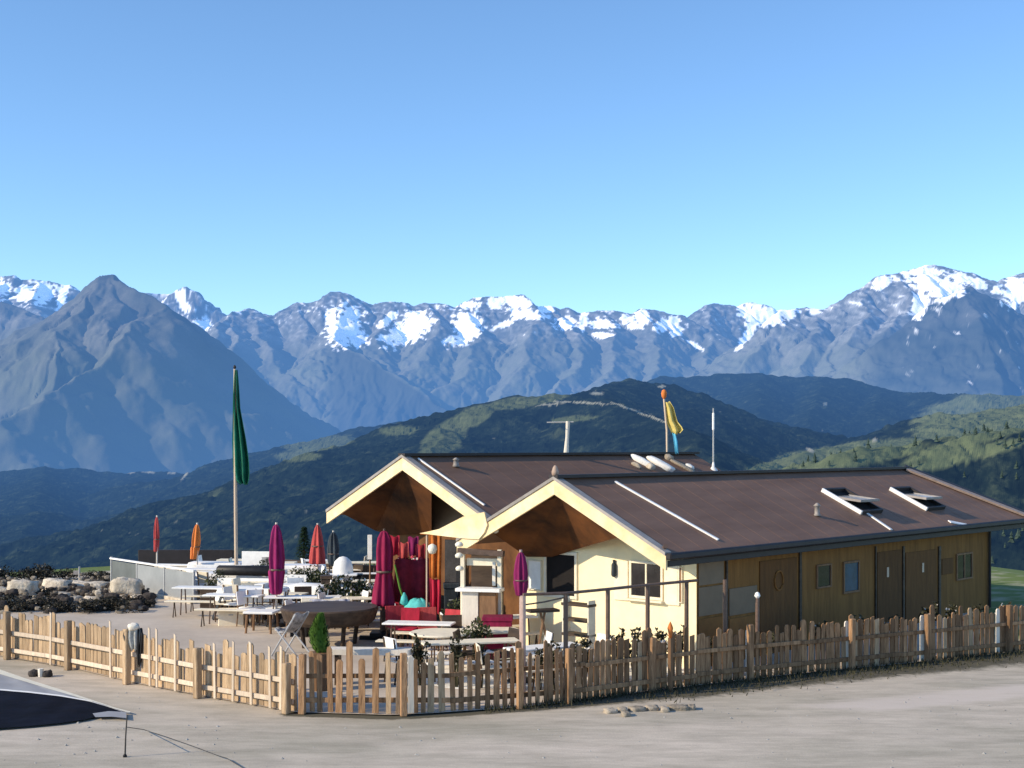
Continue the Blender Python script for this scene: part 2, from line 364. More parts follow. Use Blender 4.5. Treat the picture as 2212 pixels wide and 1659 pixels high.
snow_p = [(10,625,16,16,0),(52,632,20,20,0),(95,632,22,26,20),(65,640,30,9,0),(135,640,10,40,15),(392,650,10,28,-25),(434,705,22,14,-35),(430,720,9,12,0),
 (745,705,34,42,20),(770,735,26,14,0),(715,690,14,22,0),(838,690,26,9,-40),(880,715,55,22,-25),(900,690,30,18,0),(1010,700,30,26,20),(1005,730,40,12,-30),(1015,660,20,9,0),(1070,655,16,14,0),(1115,655,34,16,10),(1140,680,40,10,5),(1180,668,22,9,0),
 (1225,700,22,14,0),(1260,690,10,20,0),(1305,700,34,10,5),(1350,690,14,10,0),(1385,685,18,18,0),(1440,700,28,14,-25),(1460,715,14,10,0),(1300,725,22,6,0),(1030,640,14,6,0),(1370,705,20,8,0),(970,735,20,8,-20),(1090,700,30,6,-20),
 (1622,672,26,22,0),(1670,675,50,14,0),(1650,690,40,16,0),(1620,715,8,55,35),(1760,668,14,8,0),(1500,745,20,4,30),(1585,770,16,4,-15),
 (1905,612,20,12,-30),(2005,605,52,34,30),(1985,655,16,36,10),(2040,622,36,26,0),(2080,602,30,12,20),(2110,612,26,10,25),(2190,630,22,30,0),(2205,640,30,10,10),(2155,628,14,12,0),(1990,668,10,18,0)]
snow = ell(PX, PY, snow_p, nz*.50+nf*1.05)*np.where(PY < 760, 1, 0)
snow = np.maximum(snow, np.clip((nz*.7+nf*1.1-.42-np.clip((PX-1500)/300,0,1)*.25+np.clip((690-PY)/160,-1,.45))*4,0,.9)*(DY>6900))
snow *= np.where((DY > 5700), 1, np.where(PY < 640, .45, .0))
snow = np.maximum(snow, np.clip((765-PY)/110,0,1)*(DY>6750)*np.clip(.10+nf*.75+nz*.12,0,.5))
specks = np.clip((fbm(X/38,Z/60,3,91)-.42)*7,0,.8)*((DY<6700)&(PX>1950)&(PY<850)); snow = np.maximum(snow, specks*.8)
green = np.clip((PY-690)/110,0,1)*np.clip(.75+nz*.5,0,1)
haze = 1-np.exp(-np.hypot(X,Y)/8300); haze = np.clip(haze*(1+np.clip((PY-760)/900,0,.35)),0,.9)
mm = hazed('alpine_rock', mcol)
struct(grid_mesh('mountains', X, Y, Z, mm, dict(haze=haze, snow=snow, green=green, dark=np.maximum(np.maximum(.40*(DY<5700), .75*(DY<7450)*np.clip((PX-690)/40,0,1)*np.clip((1010-PX)/30,0,1)*np.clip((PY-np.interp(PX,[690,725,800,900,990],[760,737,776,838,900]))/8,0,1)), np.clip((6750-DY)/150,0,1)*np.clip((PX-1840)/60,0,1)*np.clip(.85+nz*.4,0,1)*np.clip((PY-600)/30,0,1)), clear=1-haze*(1-.85*snow)), True))  # dark: shade painted on the mid ridge face, darker rock elsewhere

hch = [
 (.30, [(-400,1030,2790),(-150,1022,2790),(0,1018,2790),(60,1016,2790),(100,1009,2790),(170,1013,2790),(250,1021,2790),(330,1019,2790),(372,1022,2790),(410,1024,2790),(480,1055,2712),(560,1110,2480)]),
 (.25, [(100,1009,2790),(70,1110,1860),(20,1230,1317)]), (.25, [(300,1019,2790),(260,1110,1937),(200,1230,1364)]), (.25, [(-150,1022,2790),(-200,1200,1395)]),
 (.28, [(60,1290,1240),(150,1195,1550),(280,1108,1860),(420,1030,2170),(530,985,2325),(620,962,2325),(700,948,2325),(760,927,2325),(800,920,2325),(850,914,2325),(898,910,2325),(908,920,2310),(920,990,2200),(940,1080,2000)]),
 (.28, [(530,985,2325),(560,1080,1674),(520,1200,1271)]), (.28, [(760,927,2325),(740,1040,1627),(700,1150,1271)]),
 (.32, [(640,1120,1200),(780,1050,1230),(850,1012,1250),(888,975,1260),(925,935,1270),(960,905,1280),(1020,880,1300),(1100,860,1300),(1170,851,1300),(1240,847,1300),(1300,847,1340),(1335,828,1500),(1365,817,1550),(1400,832,1600),(1500,862,1700)]),
 (.42, [(1240,847,1300),(1335,874,1180),(1400,897,1100),(1450,917,1030),(1520,965,900),(1600,1030,800)]), (.30, [(960,905,1280),(920,1000,980),(860,1100,800)]),
 (.38, [(1280,890,2860),(1390,842,2860),(1430,811,2860),(1480,815,2860),(1520,812,2860),(1560,805,2860),(1640,808,2860),(1700,812,2860),(1780,814,2860),(1850,819,2860),(1900,837,2860),(1960,848,2730),(2050,850,2535),(2120,852,2470),(2212,853,2470),(2500,850,2470)]),
 (.38, [(1430,811,2860),(1500,890,2275),(1530,960,1820)]), (.38, [(1640,808,2860),(1640,890,2275),(1600,990,1755)]), (.38, [(1780,814,2860),(1760,890,2275),(1720,970,1820)]), (.3, [(1900,837,2860),(1890,890,2340)]),
 (.22, [(1600,1040,950),(1660,1008,1000),(1720,990,1050),(1800,968,1100),(1900,958,1150),(2000,945,1200),(2100,903,1250),(2212,872,1300),(2500,830,1300)]),
 (.25, [(1700,1030,590),(1780,1008,600),(1850,990,620),(1930,976,640),(2010,984,640),(2100,960,640),(2212,924,650),(2500,890,650)]),
]
cols = np.linspace(-420, 2600, 860); rows = np.concatenate([np.linspace(430,900,200), np.linspace(903,1700,260), np.linspace(1706,3300,180)])
PX, DY = np.meshgrid(cols, rows); X = (PX-CX)/F*DY; Y = DY.copy()
wx = fbm(X/130, Y/130, 4, 103)*26; wy = fbm(X/130, Y/130, 4, 109)*26
Z, DD = seg_field(X+wx, Y+wy, hch)
Z += fbm(X/120,Y/120,4,131)*12*np.clip(DD/90,0,1) + np.abs(fbm(X/16,Y/16,4,151))*5.5*np.clip(.45+DD/60,0,1) + fbm(X/55,Y/55,4,161)*7
Z = np.maximum(Z, -420+fbm(X/100,Y/100,3,8)*10); Z -= np.clip(620-DY,0,None)*.35
PY = HY+(CZ-Z)/DY*F
nz = fbm(X/60,Y/60,4,177)*1.0+fbm(X/18,Y/18,3,178)*.4
mead = ell(PX, PY, [(2100,890,130,42,-18),(2212,900,160,30,-18),(1830,985,180,26,-8),(2130,935,190,18,-20),(1750,1000,120,22,-8),(690,958,80,14,-6),(640,985,50,10,0),(960,945,60,30,-35),(1020,900,50,20,-25),(1130,868,90,12,-8),(1240,905,50,6,-5),(860,930,40,10,0),(2190,1300,60,30,0),(2080,985,150,14,-14)], nz*.38)
mead = np.maximum(mead*np.where((PX<1500),.7,1), np.clip((nz-.42)*2,0,.45)*(PX<1350)*(PX>450))
path = ell(PX, PY, [(1385,892,75,1.6,20),(1260,870,60,1.6,3),(1180,874,30,1.6,-5),(320,1019,14,3,5),(270,1018,20,3.5,8),(372,1021,9,3,0),(400,1027,14,2,-50),(1290,850,14,4,0),(1782,873,4,4,0),(1890,950,5,4,0),(1750,972,10,4,25),(1430,835,8,3,0)], nz*.3)
path = np.maximum(path, np.clip((fbm(X/11,Y/11,3,191)-.62)*6,0,.45))
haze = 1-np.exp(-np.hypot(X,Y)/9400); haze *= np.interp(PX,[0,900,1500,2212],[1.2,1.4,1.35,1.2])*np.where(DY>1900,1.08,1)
fo = np.random.RandomState(4); fb = MB()
for k in range(520):
    ci = fo.randint(cols.size*2//3, cols.size-4); px_ = cols[ci]
    if px_ < 1690: continue
    ri = fo.randint(40, 118); v0 = Vector((X[ri,ci],Y[ri,ci],Z[ri,ci]))
    if pn(np.array([v0.x/34]),np.array([v0.y/34]),66)[0] < -.05: continue
    hh_ = fo.uniform(2.2,5.5); rw = hh_*fo.uniform(.24,.36); n_ = 7
    for lv in range(3):
        zb_ = hh_*(.08+.27*lv); ztp = hh_*(.48+.26*lv); rr_ = rw*(1-.28*lv)
        ring_ = [v0+Vector((math.cos(2*PI*q/n_+lv)*rr_*fo.uniform(.6,1.15),math.sin(2*PI*q/n_+lv)*rr_*fo.uniform(.6,1.15),zb_+fo.uniform(-.08,.08)*hh_)) for q in range(n_)]
        fb.add(ring_+[v0+Vector((fo.uniform(-.05,.05)*rw,0,ztp))],[(q,(q+1)%n_,n_) for q in range(n_)])
stuff(fb.build('forest', mat('far_conifer',(.020,.040,.036),.9,.5,.2,bump=0,col2=(.045,.070,.055))))  # bluish tone stands in for the air haze over the trees
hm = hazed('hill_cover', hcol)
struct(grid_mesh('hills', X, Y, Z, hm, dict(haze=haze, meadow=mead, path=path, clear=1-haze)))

# ------------------------------------------------------------------ ground sheet of the shoulder the hut stands on
def ground_mat():
    m, nt, N, L = nodes('packed_gravel')
    out = N('ShaderNodeOutputMaterial'); b = N('ShaderNodeBsdfPrincipled'); L(b.outputs[0], out.inputs[0])
    tc = N('ShaderNodeTexCoord')
    def noise(s, d=6, st=(1,1,1), ro=.6):
        mp = N('ShaderNodeMapping'); mp.inputs['Scale'].default_value = st; L(tc.outputs['Object'], mp.inputs[0])
        n = N('ShaderNodeTexNoise'); n.inputs['Scale'].default_value = s; n.inputs['Detail'].default_value = d; n.inputs['Roughness'].default_value = ro; L(mp.outputs[0], n.inputs[0]); return n.outputs[0]
    r = N('ShaderNodeValToRGB'); ramp(r, [(.34,(.43,.385,.305)),(.5,(.56,.49,.40)),(.68,(.65,.56,.465))]); L(noise(.30,6,(.6,1.3,1),.65), r.inputs[0])
    r2 = N('ShaderNodeValToRGB'); ramp(r2, [(.34,(.58,.58,.55)),(.6,(1.08,1.07,1.05))]); L(noise(2.2,8,(.35,1.2,1),.75), r2.inputs[0])
    mu = N('ShaderNodeMix'); mu.data_type='RGBA'; mu.blend_type='MULTIPLY'; mu.inputs[0].default_value = .6; L(r.outputs[0], mu.inputs[6]); L(r2.outputs[0], mu.inputs[7])
    r3 = N('ShaderNodeValToRGB'); ramp(r3, [(.4,(.8,.8,.8)),(.62,(1.12,1.12,1.12))]); L(noise(38,3), r3.inputs[0])
    mu2 = N('ShaderNodeMix'); mu2.data_type='RGBA'; mu2.blend_type='MULTIPLY'; mu2.inputs[0].default_value = .3; L(mu.outputs[2], mu2.inputs[6]); L(r3.outputs[0], mu2.inputs[7])
    r4 = N('ShaderNodeValToRGB'); ramp(r4, [(.50,(0,0,0)),(.60,(1,1,1))]); pa = N('ShaderNodeMath'); pa.operation='MULTIPLY_ADD'; pa.inputs[1].default_value=.55; L(noise(1.1,7,(.35,1.5,1),.7), pa.inputs[0]); L(attr(N,'pale'), pa.inputs[2]); pa.inputs[1].default_value=.45
    pb = N('ShaderNodeMath'); pb.operation='SUBTRACT'; L(pa.outputs[0], pb.inputs[0]); pb.inputs[1].default_value=.22; L(pb.outputs[0], r4.inputs[0])
    pc = mix(N, L, r4.outputs[0], mu2.outputs[2], (.62,.535,.455))
    r5 = N('ShaderNodeValToRGB'); ramp(r5, [(.62,(0,0,0)),(.72,(.55,.55,.55))]); L(noise(.55,9,(.28,2.2,1),.72), r5.inputs[0])
    pd = mix(N, L, r5.outputs[0], pc, (.27,.22,.155))
    va = N('ShaderNodeMath'); va.operation='MULTIPLY_ADD'; L(noise(3.2,8,(1,1,1),.75), va.inputs[0]); va.inputs[1].default_value=.9; L(attr(N,'verge'), va.inputs[2])
    r6 = N('ShaderNodeValToRGB'); ramp(r6, [(.66,(0,0,0)),(.92,(.92,.92,.92))]); L(va.outputs[0], r6.inputs[0])
    pd = mix(N, L, r6.outputs[0], pd, (.088,.080,.055))
    g = mix(N, L, attr(N,'grass'), pd, (.14,.185,.05))
    L(g, b.inputs['Base Color']); b.inputs['Roughness'].default_value = .95; b.inputs['Specular IOR Level'].default_value = .15
    bp = N('ShaderNodeBump'); bp.inputs['Strength'].default_value = .2; bp.inputs['Distance'].default_value = .02; L(noise(24,5), bp.inputs['Height']); L(bp.outputs[0], b.inputs['Normal'])
    return m
M['ground'] = ground_mat()
rr = np.concatenate([np.linspace(.5,14,30), np.linspace(14.1,32,150), np.linspace(32.3,70,110), np.geomspace(71,14000,110)]); aa = np.concatenate([np.linspace(-.5,.5,280), np.linspace(.52, 2*np.pi-.5, 200)])
AA, RR = np.meshgrid(aa, rr); X = RR*np.sin(AA); Y = RR*np.cos(AA)
pxg = np.where(Y>1, X/np.maximum(Y,1)*F+CX, np.where(X<0,-500,3000))
edge = np.interp(pxg, [-500,0,300,800,1500,2100,2300,3000],[44,45.5,49,50,60,50,44,40])
edge = np.where(Y > 0, edge, 60)
over = np.clip(np.hypot(X,Y)*np.where(Y>0,1,1)-edge/np.maximum(np.cos(np.arctan2(np.abs(X),np.maximum(Y,.1))),.75)*np.where(Y>0,1,1), 0, None)
Z = -np.minimum(over**1.25/(over**.25+6)*.30, 700)+np.where(over>8, fbm(X/30,Y/30,4,4)*np.clip(over/60,0,3), 0)
Z += fbm(X/3.2,Y/3.2,3,14)*.014
grass = np.clip((over)/1.5+.0,0,1); grass = np.maximum(grass, np.clip((pxg-2100)/20,0,1)*np.clip((Y-30.5)/1.5,0,1)*1.4*np.clip(.7+fbm(X,Y,3,2),0,1))
pyg = HY+CZ*F/np.maximum(Y,1)
fr_pts = [atz(*p) for p in ((640,1541),(842,1547),(934,1543),(1126,1530),(1219,1520),(1404,1495),(1616,1470),(1704,1460),(2007,1430),(2212,1407),(2380,1390))]
dm = np.full_like(X,99.0)
for a_, b_ in zip(fr_pts[:-1],fr_pts[1:]):
    u_ = np.clip(((X-a_.x)*(b_.x-a_.x)+(Y-a_.y)*(b_.y-a_.y))/((b_-a_).length**2),0,1); dm = np.minimum(dm, np.hypot(X-a_.x-u_*(b_.x-a_.x), Y-a_.y-u_*(b_.y-a_.y)))
vw = np.interp(pxg,[600,1150,1350,1500,2212],[.35,.40,.75,1.15,1.5]); verge = np.clip(1.1-dm/vw,0,1)*(Y>5)  # soil verge; its narrow left end paints the fence's contact shadow
ydn = np.interp(pxg,[1480,1600,1900,2212,2600],[1532,1556,1574,1546,1500]); yup = np.interp(pxg,[1480,1640,1800,2212,2600],[1522,1494,1478,1440,1400])
pale = np.clip(np.minimum((ydn-pyg)/45,(pyg-yup)/45),-1,1)*.5*np.clip((pxg-1470)/30,0,1)*(Y>5)
pale = np.where((pxg<1470)|(Y<5),-.3,np.clip(.10+pale,-.3,.6)); tone = 0
go = grid_mesh('ground', X, Y, Z, M['ground'], dict(grass=grass, pale=pale, verge=verge), True); struct(go)

def sheet(name, pts, m, z):
    b = MB(); b.add([(p.x,p.y,z) for p in pts], [tuple(range(len(pts)))]); return struct(b.build(name, m))
M['terrace'] = mat('terrace_paving', (.54,.455,.365), .9, .18, .5, bump=.15, bscale=12)
M['palegravel'] = mat('pale_gravel', (.40,.385,.36), .95, .22, .7, (.6,1.6,1), .4, bscale=30)
M['verge'] = mat('verge_soil', (.085,.082,.064), .95, .4, 1.4, bump=.6, bscale=14)

# ------------------------------------------------------------------ fence lines on the ground
FL = [atz(*p) for p in ((640,1541),(440,1506),(285,1476),(160,1446),(25,1423),(-160,1394))]
FR = [atz(*p) for p in ((640,1541),(842,1547),(934,1543),(1126,1530),(1219,1520),(1404,1495),(1616,1470),(1704,1460),(2007,1430),(2212,1407),(2380,1390))]
tpts = FL[::-1]+FR[1:9]+[gx(2110,33),gx(2110,36),gx(1900,44),gx(1100,46),gx(600,47),gx(200,45),gx(-100,40)]
sheet('terrace_floor', tpts, M['terrace'], .022)
M['sunpaint'] = mat('painted_sun_paving', (.84,.80,.72), .9, .10, .9, bump=.12, bscale=10)
sheet('painted_sun_paving', [atz(*p) for p in ((880,1352),(1010,1338),(1120,1352),(1300,1388),(1500,1442),(1504,1452),(1440,1462),(1300,1478),(1150,1488),(980,1492),(905,1478),(870,1420))], M['sunpaint'], .027)  # lighter sheet paints the sun's glare onto the terrace floor

class Line:
    def __init__(s, pts):
        s.p = pts; s.l = [0]
        for a, b in zip(pts[:-1], pts[1:]): s.l.append(s.l[-1]+(b-a).length)
    def at(s, d):
        for i in range(len(s.p)-1):
            if d <= s.l[i+1] or i == len(s.p)-2:
                t = (d-s.l[i])/(s.l[i+1]-s.l[i]); v = s.p[i+1]-s.p[i]
                return s.p[i].lerp(s.p[i+1], t), math.atan2(v.y, v.x)
    def find(s, px):
        best = min((abs(s.at(k*.02)[0].x/s.at(k*.02)[0].y*F+CX-px), k*.02) for k in range(int(s.l[-1]/.02)))
        return best[1]
def picket(h, w, d, top=0):
    b = MB(); hw = w/2
    if top == 0: poly = [(-hw,-d/2,.03),(hw,-d/2,.03),(hw,-d/2,h-.03),(0,-d/2,h),(-hw,-d/2,h-.03)]
    elif top == 1: poly = [(-hw,-d/2,.03),(hw,-d/2,.03),(hw*.96,-d/2,h),(-hw*.9,-d/2,h-.025)]
    else: poly = [(-hw,-d/2,.03),(hw,-d/2,.03),(hw,-d/2,h-.04),(hw*.5,-d/2,h),(-hw*.5,-d/2,h),(-hw,-d/2,h-.04)]
    return b.prism(poly, d, 'y')
def place(o, p, a, z=0, tilt=0, dx=0, dy=0):
    o.location = (p.x+dx*math.cos(a)-dy*math.sin(a), p.y+dx*math.sin(a)+dy*math.cos(a), z); o.rotation_euler = (0, tilt, a)

def rails(parent, ln, z, h, d, off, m, seg=2.6, jig=.012, name='rail', a0=.05, a1=None):
    dd = a0; a1 = a1 or ln.l[-1]
    while dd < a1-.1:
        e = min(dd+seg, a1); p0, t0 = ln.at(dd); p1, t1 = ln.at(e-.004); v = p1-p0; a = math.atan2(v.y, v.x)
        b = MB().box((0,0,0), (v.length, d, h)); o = b.build(name, m, parent)
        mid = (p0+p1)/2; o.location = (mid.x-off*math.sin(a), mid.y+off*math.cos(a), z+random.uniform(-jig,jig)); o.rotation_euler = (0, random.uniform(-.006,.006), a)
        dd = e
# ---- left fence (sunlit); its line runs to the left, so +off turns towards the lane
ln = Line(FL); fl = thing('picket_fence', 'sunlit orange-brown board fence with two rails and stout posts on the left of the corner', 'fence')
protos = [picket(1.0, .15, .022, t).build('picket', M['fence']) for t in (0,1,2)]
def picket_copy(proto, parent, p, a, off, sc_, tilt, m=None):
    o = proto.copy(); C.objects.link(o); o.parent = parent
    if m:
        o.data = o.data.copy(); o.data.materials[0] = m
    place(o, p, a, 0, tilt, 0, off); o.scale = sc_; return o
d = .10; n = 0
while d < ln.l[-1] and n < 92:
    p, a = ln.at(d); w = random.uniform(.75,1.08)
    picket_copy(random.choice(protos), fl, p, a, -.045, (w,1,random.uniform(.80,1.0)+(.12 if random.random()<.12 else 0)), random.uniform(-.02,.02)); d += .156*w+random.choice((0,0,.0,.012,.03)); n += 1
for px in (470,508,548,590,612,385,330,345,245,115):
    p, a = ln.at(ln.find(px)); o = picket_copy(protos[1], fl, p, a, .062, (.36,.9,random.uniform(1.0,1.16)), random.uniform(-.02,.03), M['fence_light'])
rails(fl, ln, .55, .085, .04, .02, M['fence_light']); rails(fl, ln, .20, .085, .04, .02, M['fence_light'])
for px, h in ((632,.86),(440,.90),(286,1.05),(160,1.0),(28,1.02),(-90,1.0)):
    p, a = ln.at(max(.06, ln.find(px))); o = MB().box((0,0,h/2), (.125,.125,h), bev=.015).build('post', M['fence'], fl); place(o, p, a, 0, random.uniform(-.015,.015), 0, .135)
for o in protos: bpy.data.objects.remove(o)
# ---- right fence (in shade)
ln = Line(FR); fr = thing('picket_fence', 'dark weathered picket fence with uneven tops running right from the corner past the hut', 'fence')
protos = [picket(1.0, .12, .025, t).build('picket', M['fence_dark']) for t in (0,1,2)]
gaps = [ln.find(x) for x in (888,1620,1833,1996,2160)]
d = .1; n = 0
rest = MB()
while d < ln.l[-1]:
    p, a = ln.at(d); px = p.x/p.y*F+CX; w = random.uniform(.55,.95) if px<1230 else random.uniform(.70,1.15); px = p.x/p.y*F+CX
    if min(abs(d-g) for g in gaps) < .06: d += .09; continue
    hh = random.uniform(.86,1.06)*(1.06 if 640<px<890 else 1)*(1.12 if random.random()<.13 else 1)
    if n < 100: picket_copy(random.choice(protos), fr, p, a, .05, (w,1,hh), random.gauss(0,.018), None if random.random()>.10 else M['fence']); n += 1
    else:
        pb_ = picket(hh, .12*w, .025, random.choice((0,1,2))); mt_ = Matrix.Translation((p.x-.05*math.sin(a),p.y+.05*math.cos(a),0)) @ Matrix.Rotation(a,4,'Z'); rest.add([mt_@v for v in pb_.v], pb_.f)
    d += .12*w+(random.choice((.05,.08,.10,.12)) if px<900 else random.choice((.03,.05,.07,.09)) if px<1230 else random.choice((.022,.03,.04,.055)))
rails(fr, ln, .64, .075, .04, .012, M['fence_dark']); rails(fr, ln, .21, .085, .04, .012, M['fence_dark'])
if rest.v: stuff(rest.build('picket', M['fence_dark'], fr))
b = MB()
for px in (655,870,1120,1225,1404,1616,1835,2000,2175,2340):
    p, a = ln.at(ln.find(px)); h = random.uniform(.95,1.1); o = MB().box((0,0,h/2), (.11,.11,h), bev=.012).build('post', M['fence_dark'], fr); place(o, p, a, 0, random.uniform(-.02,.02), 0, -.062)
for g in gaps:
    p, a = ln.at(g); o = picket_copy(protos[2], fr, p, a, .052, (.85,1,.98), 0, M['pale_wood']); o['label'] = 'pale picket painted like a sunlit gap'  # pale pickets paint the bright sunlit gaps in the fence
for o in protos: bpy.data.objects.remove(o)

# ------------------------------------------------------------------ the two huts
ANG = math.atan2(.733,.680); VV = Vector((math.cos(ANG), math.sin(ANG),0)); UU = Vector((-math.sin(ANG), math.cos(ANG),0))
OF = Vector((2.95,25.6,0)); OB = OF+UU*5.6+VV*.93+Vector((0,0,.42))
EZ, RZ, HW = 2.47, 3.86, 2.8; SL = (RZ-EZ)/HW
def ray(px, py): return Vector(((px-CX)/F, 1, -(py-HY)/F))
CAM = Vector((0,0,CZ))
def loc_of(p, O): q = p-O; return Vector((q.dot(VV), q.dot(UU), q.z))
def on_x(px, py, O, x):       # pixel survey point -> hut frame on the gable-parallel plane x
    d = ray(px,py); t = (x-(CAM-O).dot(VV))/d.dot(VV); return loc_of(CAM+d*t, O)
def on_y(px, py, O, y):
    d = ray(px,py); t = (y-(CAM-O).dot(UU))/d.dot(UU); return loc_of(CAM+d*t, O)
def on_roof(px, py, O):       # right slope
    d = ray(px,py); q = loc_of(CAM, O); dl = Vector((d.dot(VV), d.dot(UU), d.z))
    t = (EZ+SL*q.y-q.z)/(dl.z-SL*dl.y); return q+dl*t
th = math.atan(SL)
def hut(root, Lr, Le, wallx, wall_m, side_m):
    # roof slabs: right slope 0..HW, left slope HW..2HW
    T = .13
    def slab(y0, z0, y1, z1, e0, e1, lift=0):
        return [(0,y0,z0+lift),(e0,y0,z0+lift),(e1,y1,z1+lift),(0,y1,z1+lift)]
    for sgn in (0,1):
        y0 = 0 if sgn == 0 else 2*HW
        b = MB(); top = slab(y0,EZ,HW,RZ,Le,Lr); bot = [(x,y,z-T) for x,y,z in top]
        b.add(top+bot, [(0,1,2,3),(7,6,5,4),(0,4,5,1),(1,5,6,2),(0,3,7,4)] if sgn==0 else [(3,2,1,0),(4,5,6,7),(1,5,4,0),(2,6,5,1),(4,7,3,0)])
        for k in range(1,int(Le/.62)):
            xk = k*.62; te = 1 if xk < Lr else max(.04,(Le-xk)/max(.01,Le-Lr)); yb, zb_ = y0+(HW-y0)*te*.985, EZ+(RZ-EZ)*te*.985
            b.add([(xk-.012,y0,EZ+.001),(xk+.012,y0,EZ+.001),(xk+.012,yb,zb_+.001),(xk-.012,yb,zb_+.001),(xk-.010,y0,EZ+.004),(xk+.010,y0,EZ+.004),(xk+.010,yb,zb_+.004),(xk-.010,yb,zb_+.004)],[(0,4,7,3),(4,5,6,7),(5,1,2,6)])
        b.build('roof', M['roof'], root)
        # soffit boards and barge board
        bb = MB(); x0, x1 = -.055, -.004; d0, d1 = .035, .335
        e0 = -.02 if sgn == 0 else 2*HW+.02
        z_e = EZ-.02*SL
        bb.prism([(x0,e0,z_e-d0),(x0,HW,RZ-d0),(x0,HW,RZ-d1),(x0,e0,z_e-d1+.02)], x1-x0, 'x').build('bargeboard', M['barge'], root)
        # metal verge flashing
        g = MB(); g.prism([(-.085,e0,z_e+.035),(-.085,HW,RZ+.035),(-.085,HW,RZ-.032),(-.085,e0,z_e-.032)], .20, 'x').build('verge_flashing', M['roof_grey'], root)
    MB().box((Lr/2+.03,HW,RZ+.03),(Lr+.22,.24,.07)).build('ridge_cap', M['roof_dark'], root)
    g = MB(); g.box((Le/2,-.085,EZ-.06),(Le+.15,.15,.13),bev=.03).build('gutter', M['roof_dark'], root)
    MB().box((Le/2,-.004,EZ-.205),(Le-.05,.03,.12)).build('fascia', M['roof_dark'], root)
    # body: gable wall and long wall (one shell)
    y0, y1 = .4, 2*HW-.4; x0, x1 = wallx
    gw = MB(); zt = lambda y: (EZ+SL*min(y,2*HW-y))-.17
    gw.add([(x0,y0,-.5),(x0,y1,-.5),(x0,y1,zt(y1)),(x0,HW,zt(HW)),(x0,y0,zt(y0))],[(0,4,3,2,1)]).build('gable_wall', wall_m, root)
    MB().add([(x1,y0,-.5),(x1,y1,-.5),(x1,y1,zt(y1)),(x1,HW,zt(HW)),(x1,y0,zt(y0))],[(0,1,2,3,4)]).build('gable_wall', side_m, root)
    MB().add([(x0,y0,-.5),(x1,y0,-.5),(x1,y0,zt(y0)),(x0,y0,zt(y0))],[(0,1,2,3)]).build('side_wall', side_m, root)
    MB().add([(x0,y1,-.5),(x1,y1,-.5),(x1,y1,zt(y1)),(x0,y1,zt(y1))],[(3,2,1,0)]).build('side_wall', side_m, root)
hf = thing('mountain_hut', 'front timber hut with long dark brown roof, two skylights and a bright cream gable', 'hut', OF, ANG)
hut(hf, 15.35, 17.5, (1.55,15.65), M['wall'], M['side'])
hb = thing('mountain_hut', 'rear hut with dark gable, stones and masts on its ridge, left of the long-roofed hut', 'hut', OB, ANG)
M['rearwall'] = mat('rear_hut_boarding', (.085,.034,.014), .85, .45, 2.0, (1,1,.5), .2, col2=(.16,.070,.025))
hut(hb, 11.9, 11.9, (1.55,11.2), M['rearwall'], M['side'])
gp_ = [on_x(px,py,OB,1.50) for px,py in ((931,1050),(1030,1118),(1000,1145),(931,1153))]
MB().prism(gp_, .03, 'x').build('lit_gable_patch', M['panel_grey'], hb)  # dimly lit piece of the gable wall, painted as a grey patch
p_, q_ = on_x(962,1165,OB,1.52), on_x(1000,1300,OB,1.52); MB().box((1.52,(p_.y+q_.y)/2,(p_.z+q_.z)/2),(.05,abs(p_.y-q_.y),p_.z-q_.z)).build('door', M['glass'], hb)
# hopper-like gable boarding; overhang shade put into its dark colour and lean
def hopper(root, O, outer, inner, xo=.06, xi=1.46):
    po = [on_x(px,py,O,xo) for px,py in outer]; pi = [on_x(px,py,O,xi) for px,py in inner]
    b = MB(); n = len(po)
    b.add(po+pi, [])
    ap = po[0]; b.f.append((0,1,n)); 
    k = len(pi)
    for i in range(k-1): b.f.append((0, n+i, n+i+1))
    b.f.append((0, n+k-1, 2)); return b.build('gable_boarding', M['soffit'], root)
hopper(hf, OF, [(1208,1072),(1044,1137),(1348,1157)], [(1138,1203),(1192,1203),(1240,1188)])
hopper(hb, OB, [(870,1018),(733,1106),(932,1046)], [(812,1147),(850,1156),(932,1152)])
# cream valley boards where the two gables meet
vb = MB(); vp_ = [on_x(px,py,OF,-.10) for px,py in ((1046,1106),(1000,1116),(948,1143),(906,1152),(1000,1163),(1034,1165),(1046,1150),(1052,1134))]
vb.prism(vp_, .04, 'x').build('valley_board', M['barge'], hf)
# seams / flashings on roofs
def roof_bar(root, O, a, b, w, h, m, name):
    p, q = on_roof(*a, O), on_roof(*b, O); L_ = (q-p).length; mid = (p+q)/2
    x = (q-p).normalized(); n = Vector((0,-math.sin(th),math.cos(th))); y = n.cross(x)
    mt = Matrix((x,y,n)).transposed().to_4x4(); bb = MB().box((0,0,h/2+.004),(L_,w,h)); bb.v = [mt@v+mid for v in bb.v]
    return bb.build(name, m, root)
roof_bar(hf, OF, (1328,1042), (1551,1168), .07, .035, M['strip'], 'roof_seam')
roof_bar(hb, OB, (903,992), (1046,1093), .05, .035, M['strip'], 'roof_seam')
pe = Vector((15.35,HW,RZ)); ee = Vector((17.5,0,EZ))
for off, w, m, nm in ((-.16,.26,M['tan'],'verge_strip'),(.10,.24,M['roof_dark'],'verge_cap')):
    x = (ee-pe).normalized(); n = Vector((0,-math.sin(th),math.cos(th))); y = n.cross(x); mid = (pe+ee)/2+y*(-off if y.x<0 else off)
    bb = MB().box((0,0,.05),((ee-pe).length,w,.06)); mt = Matrix((x,y,n)).transposed().to_4x4(); bb.v=[mt@v+mid for v in bb.v]; bb.build(nm, m, hf)
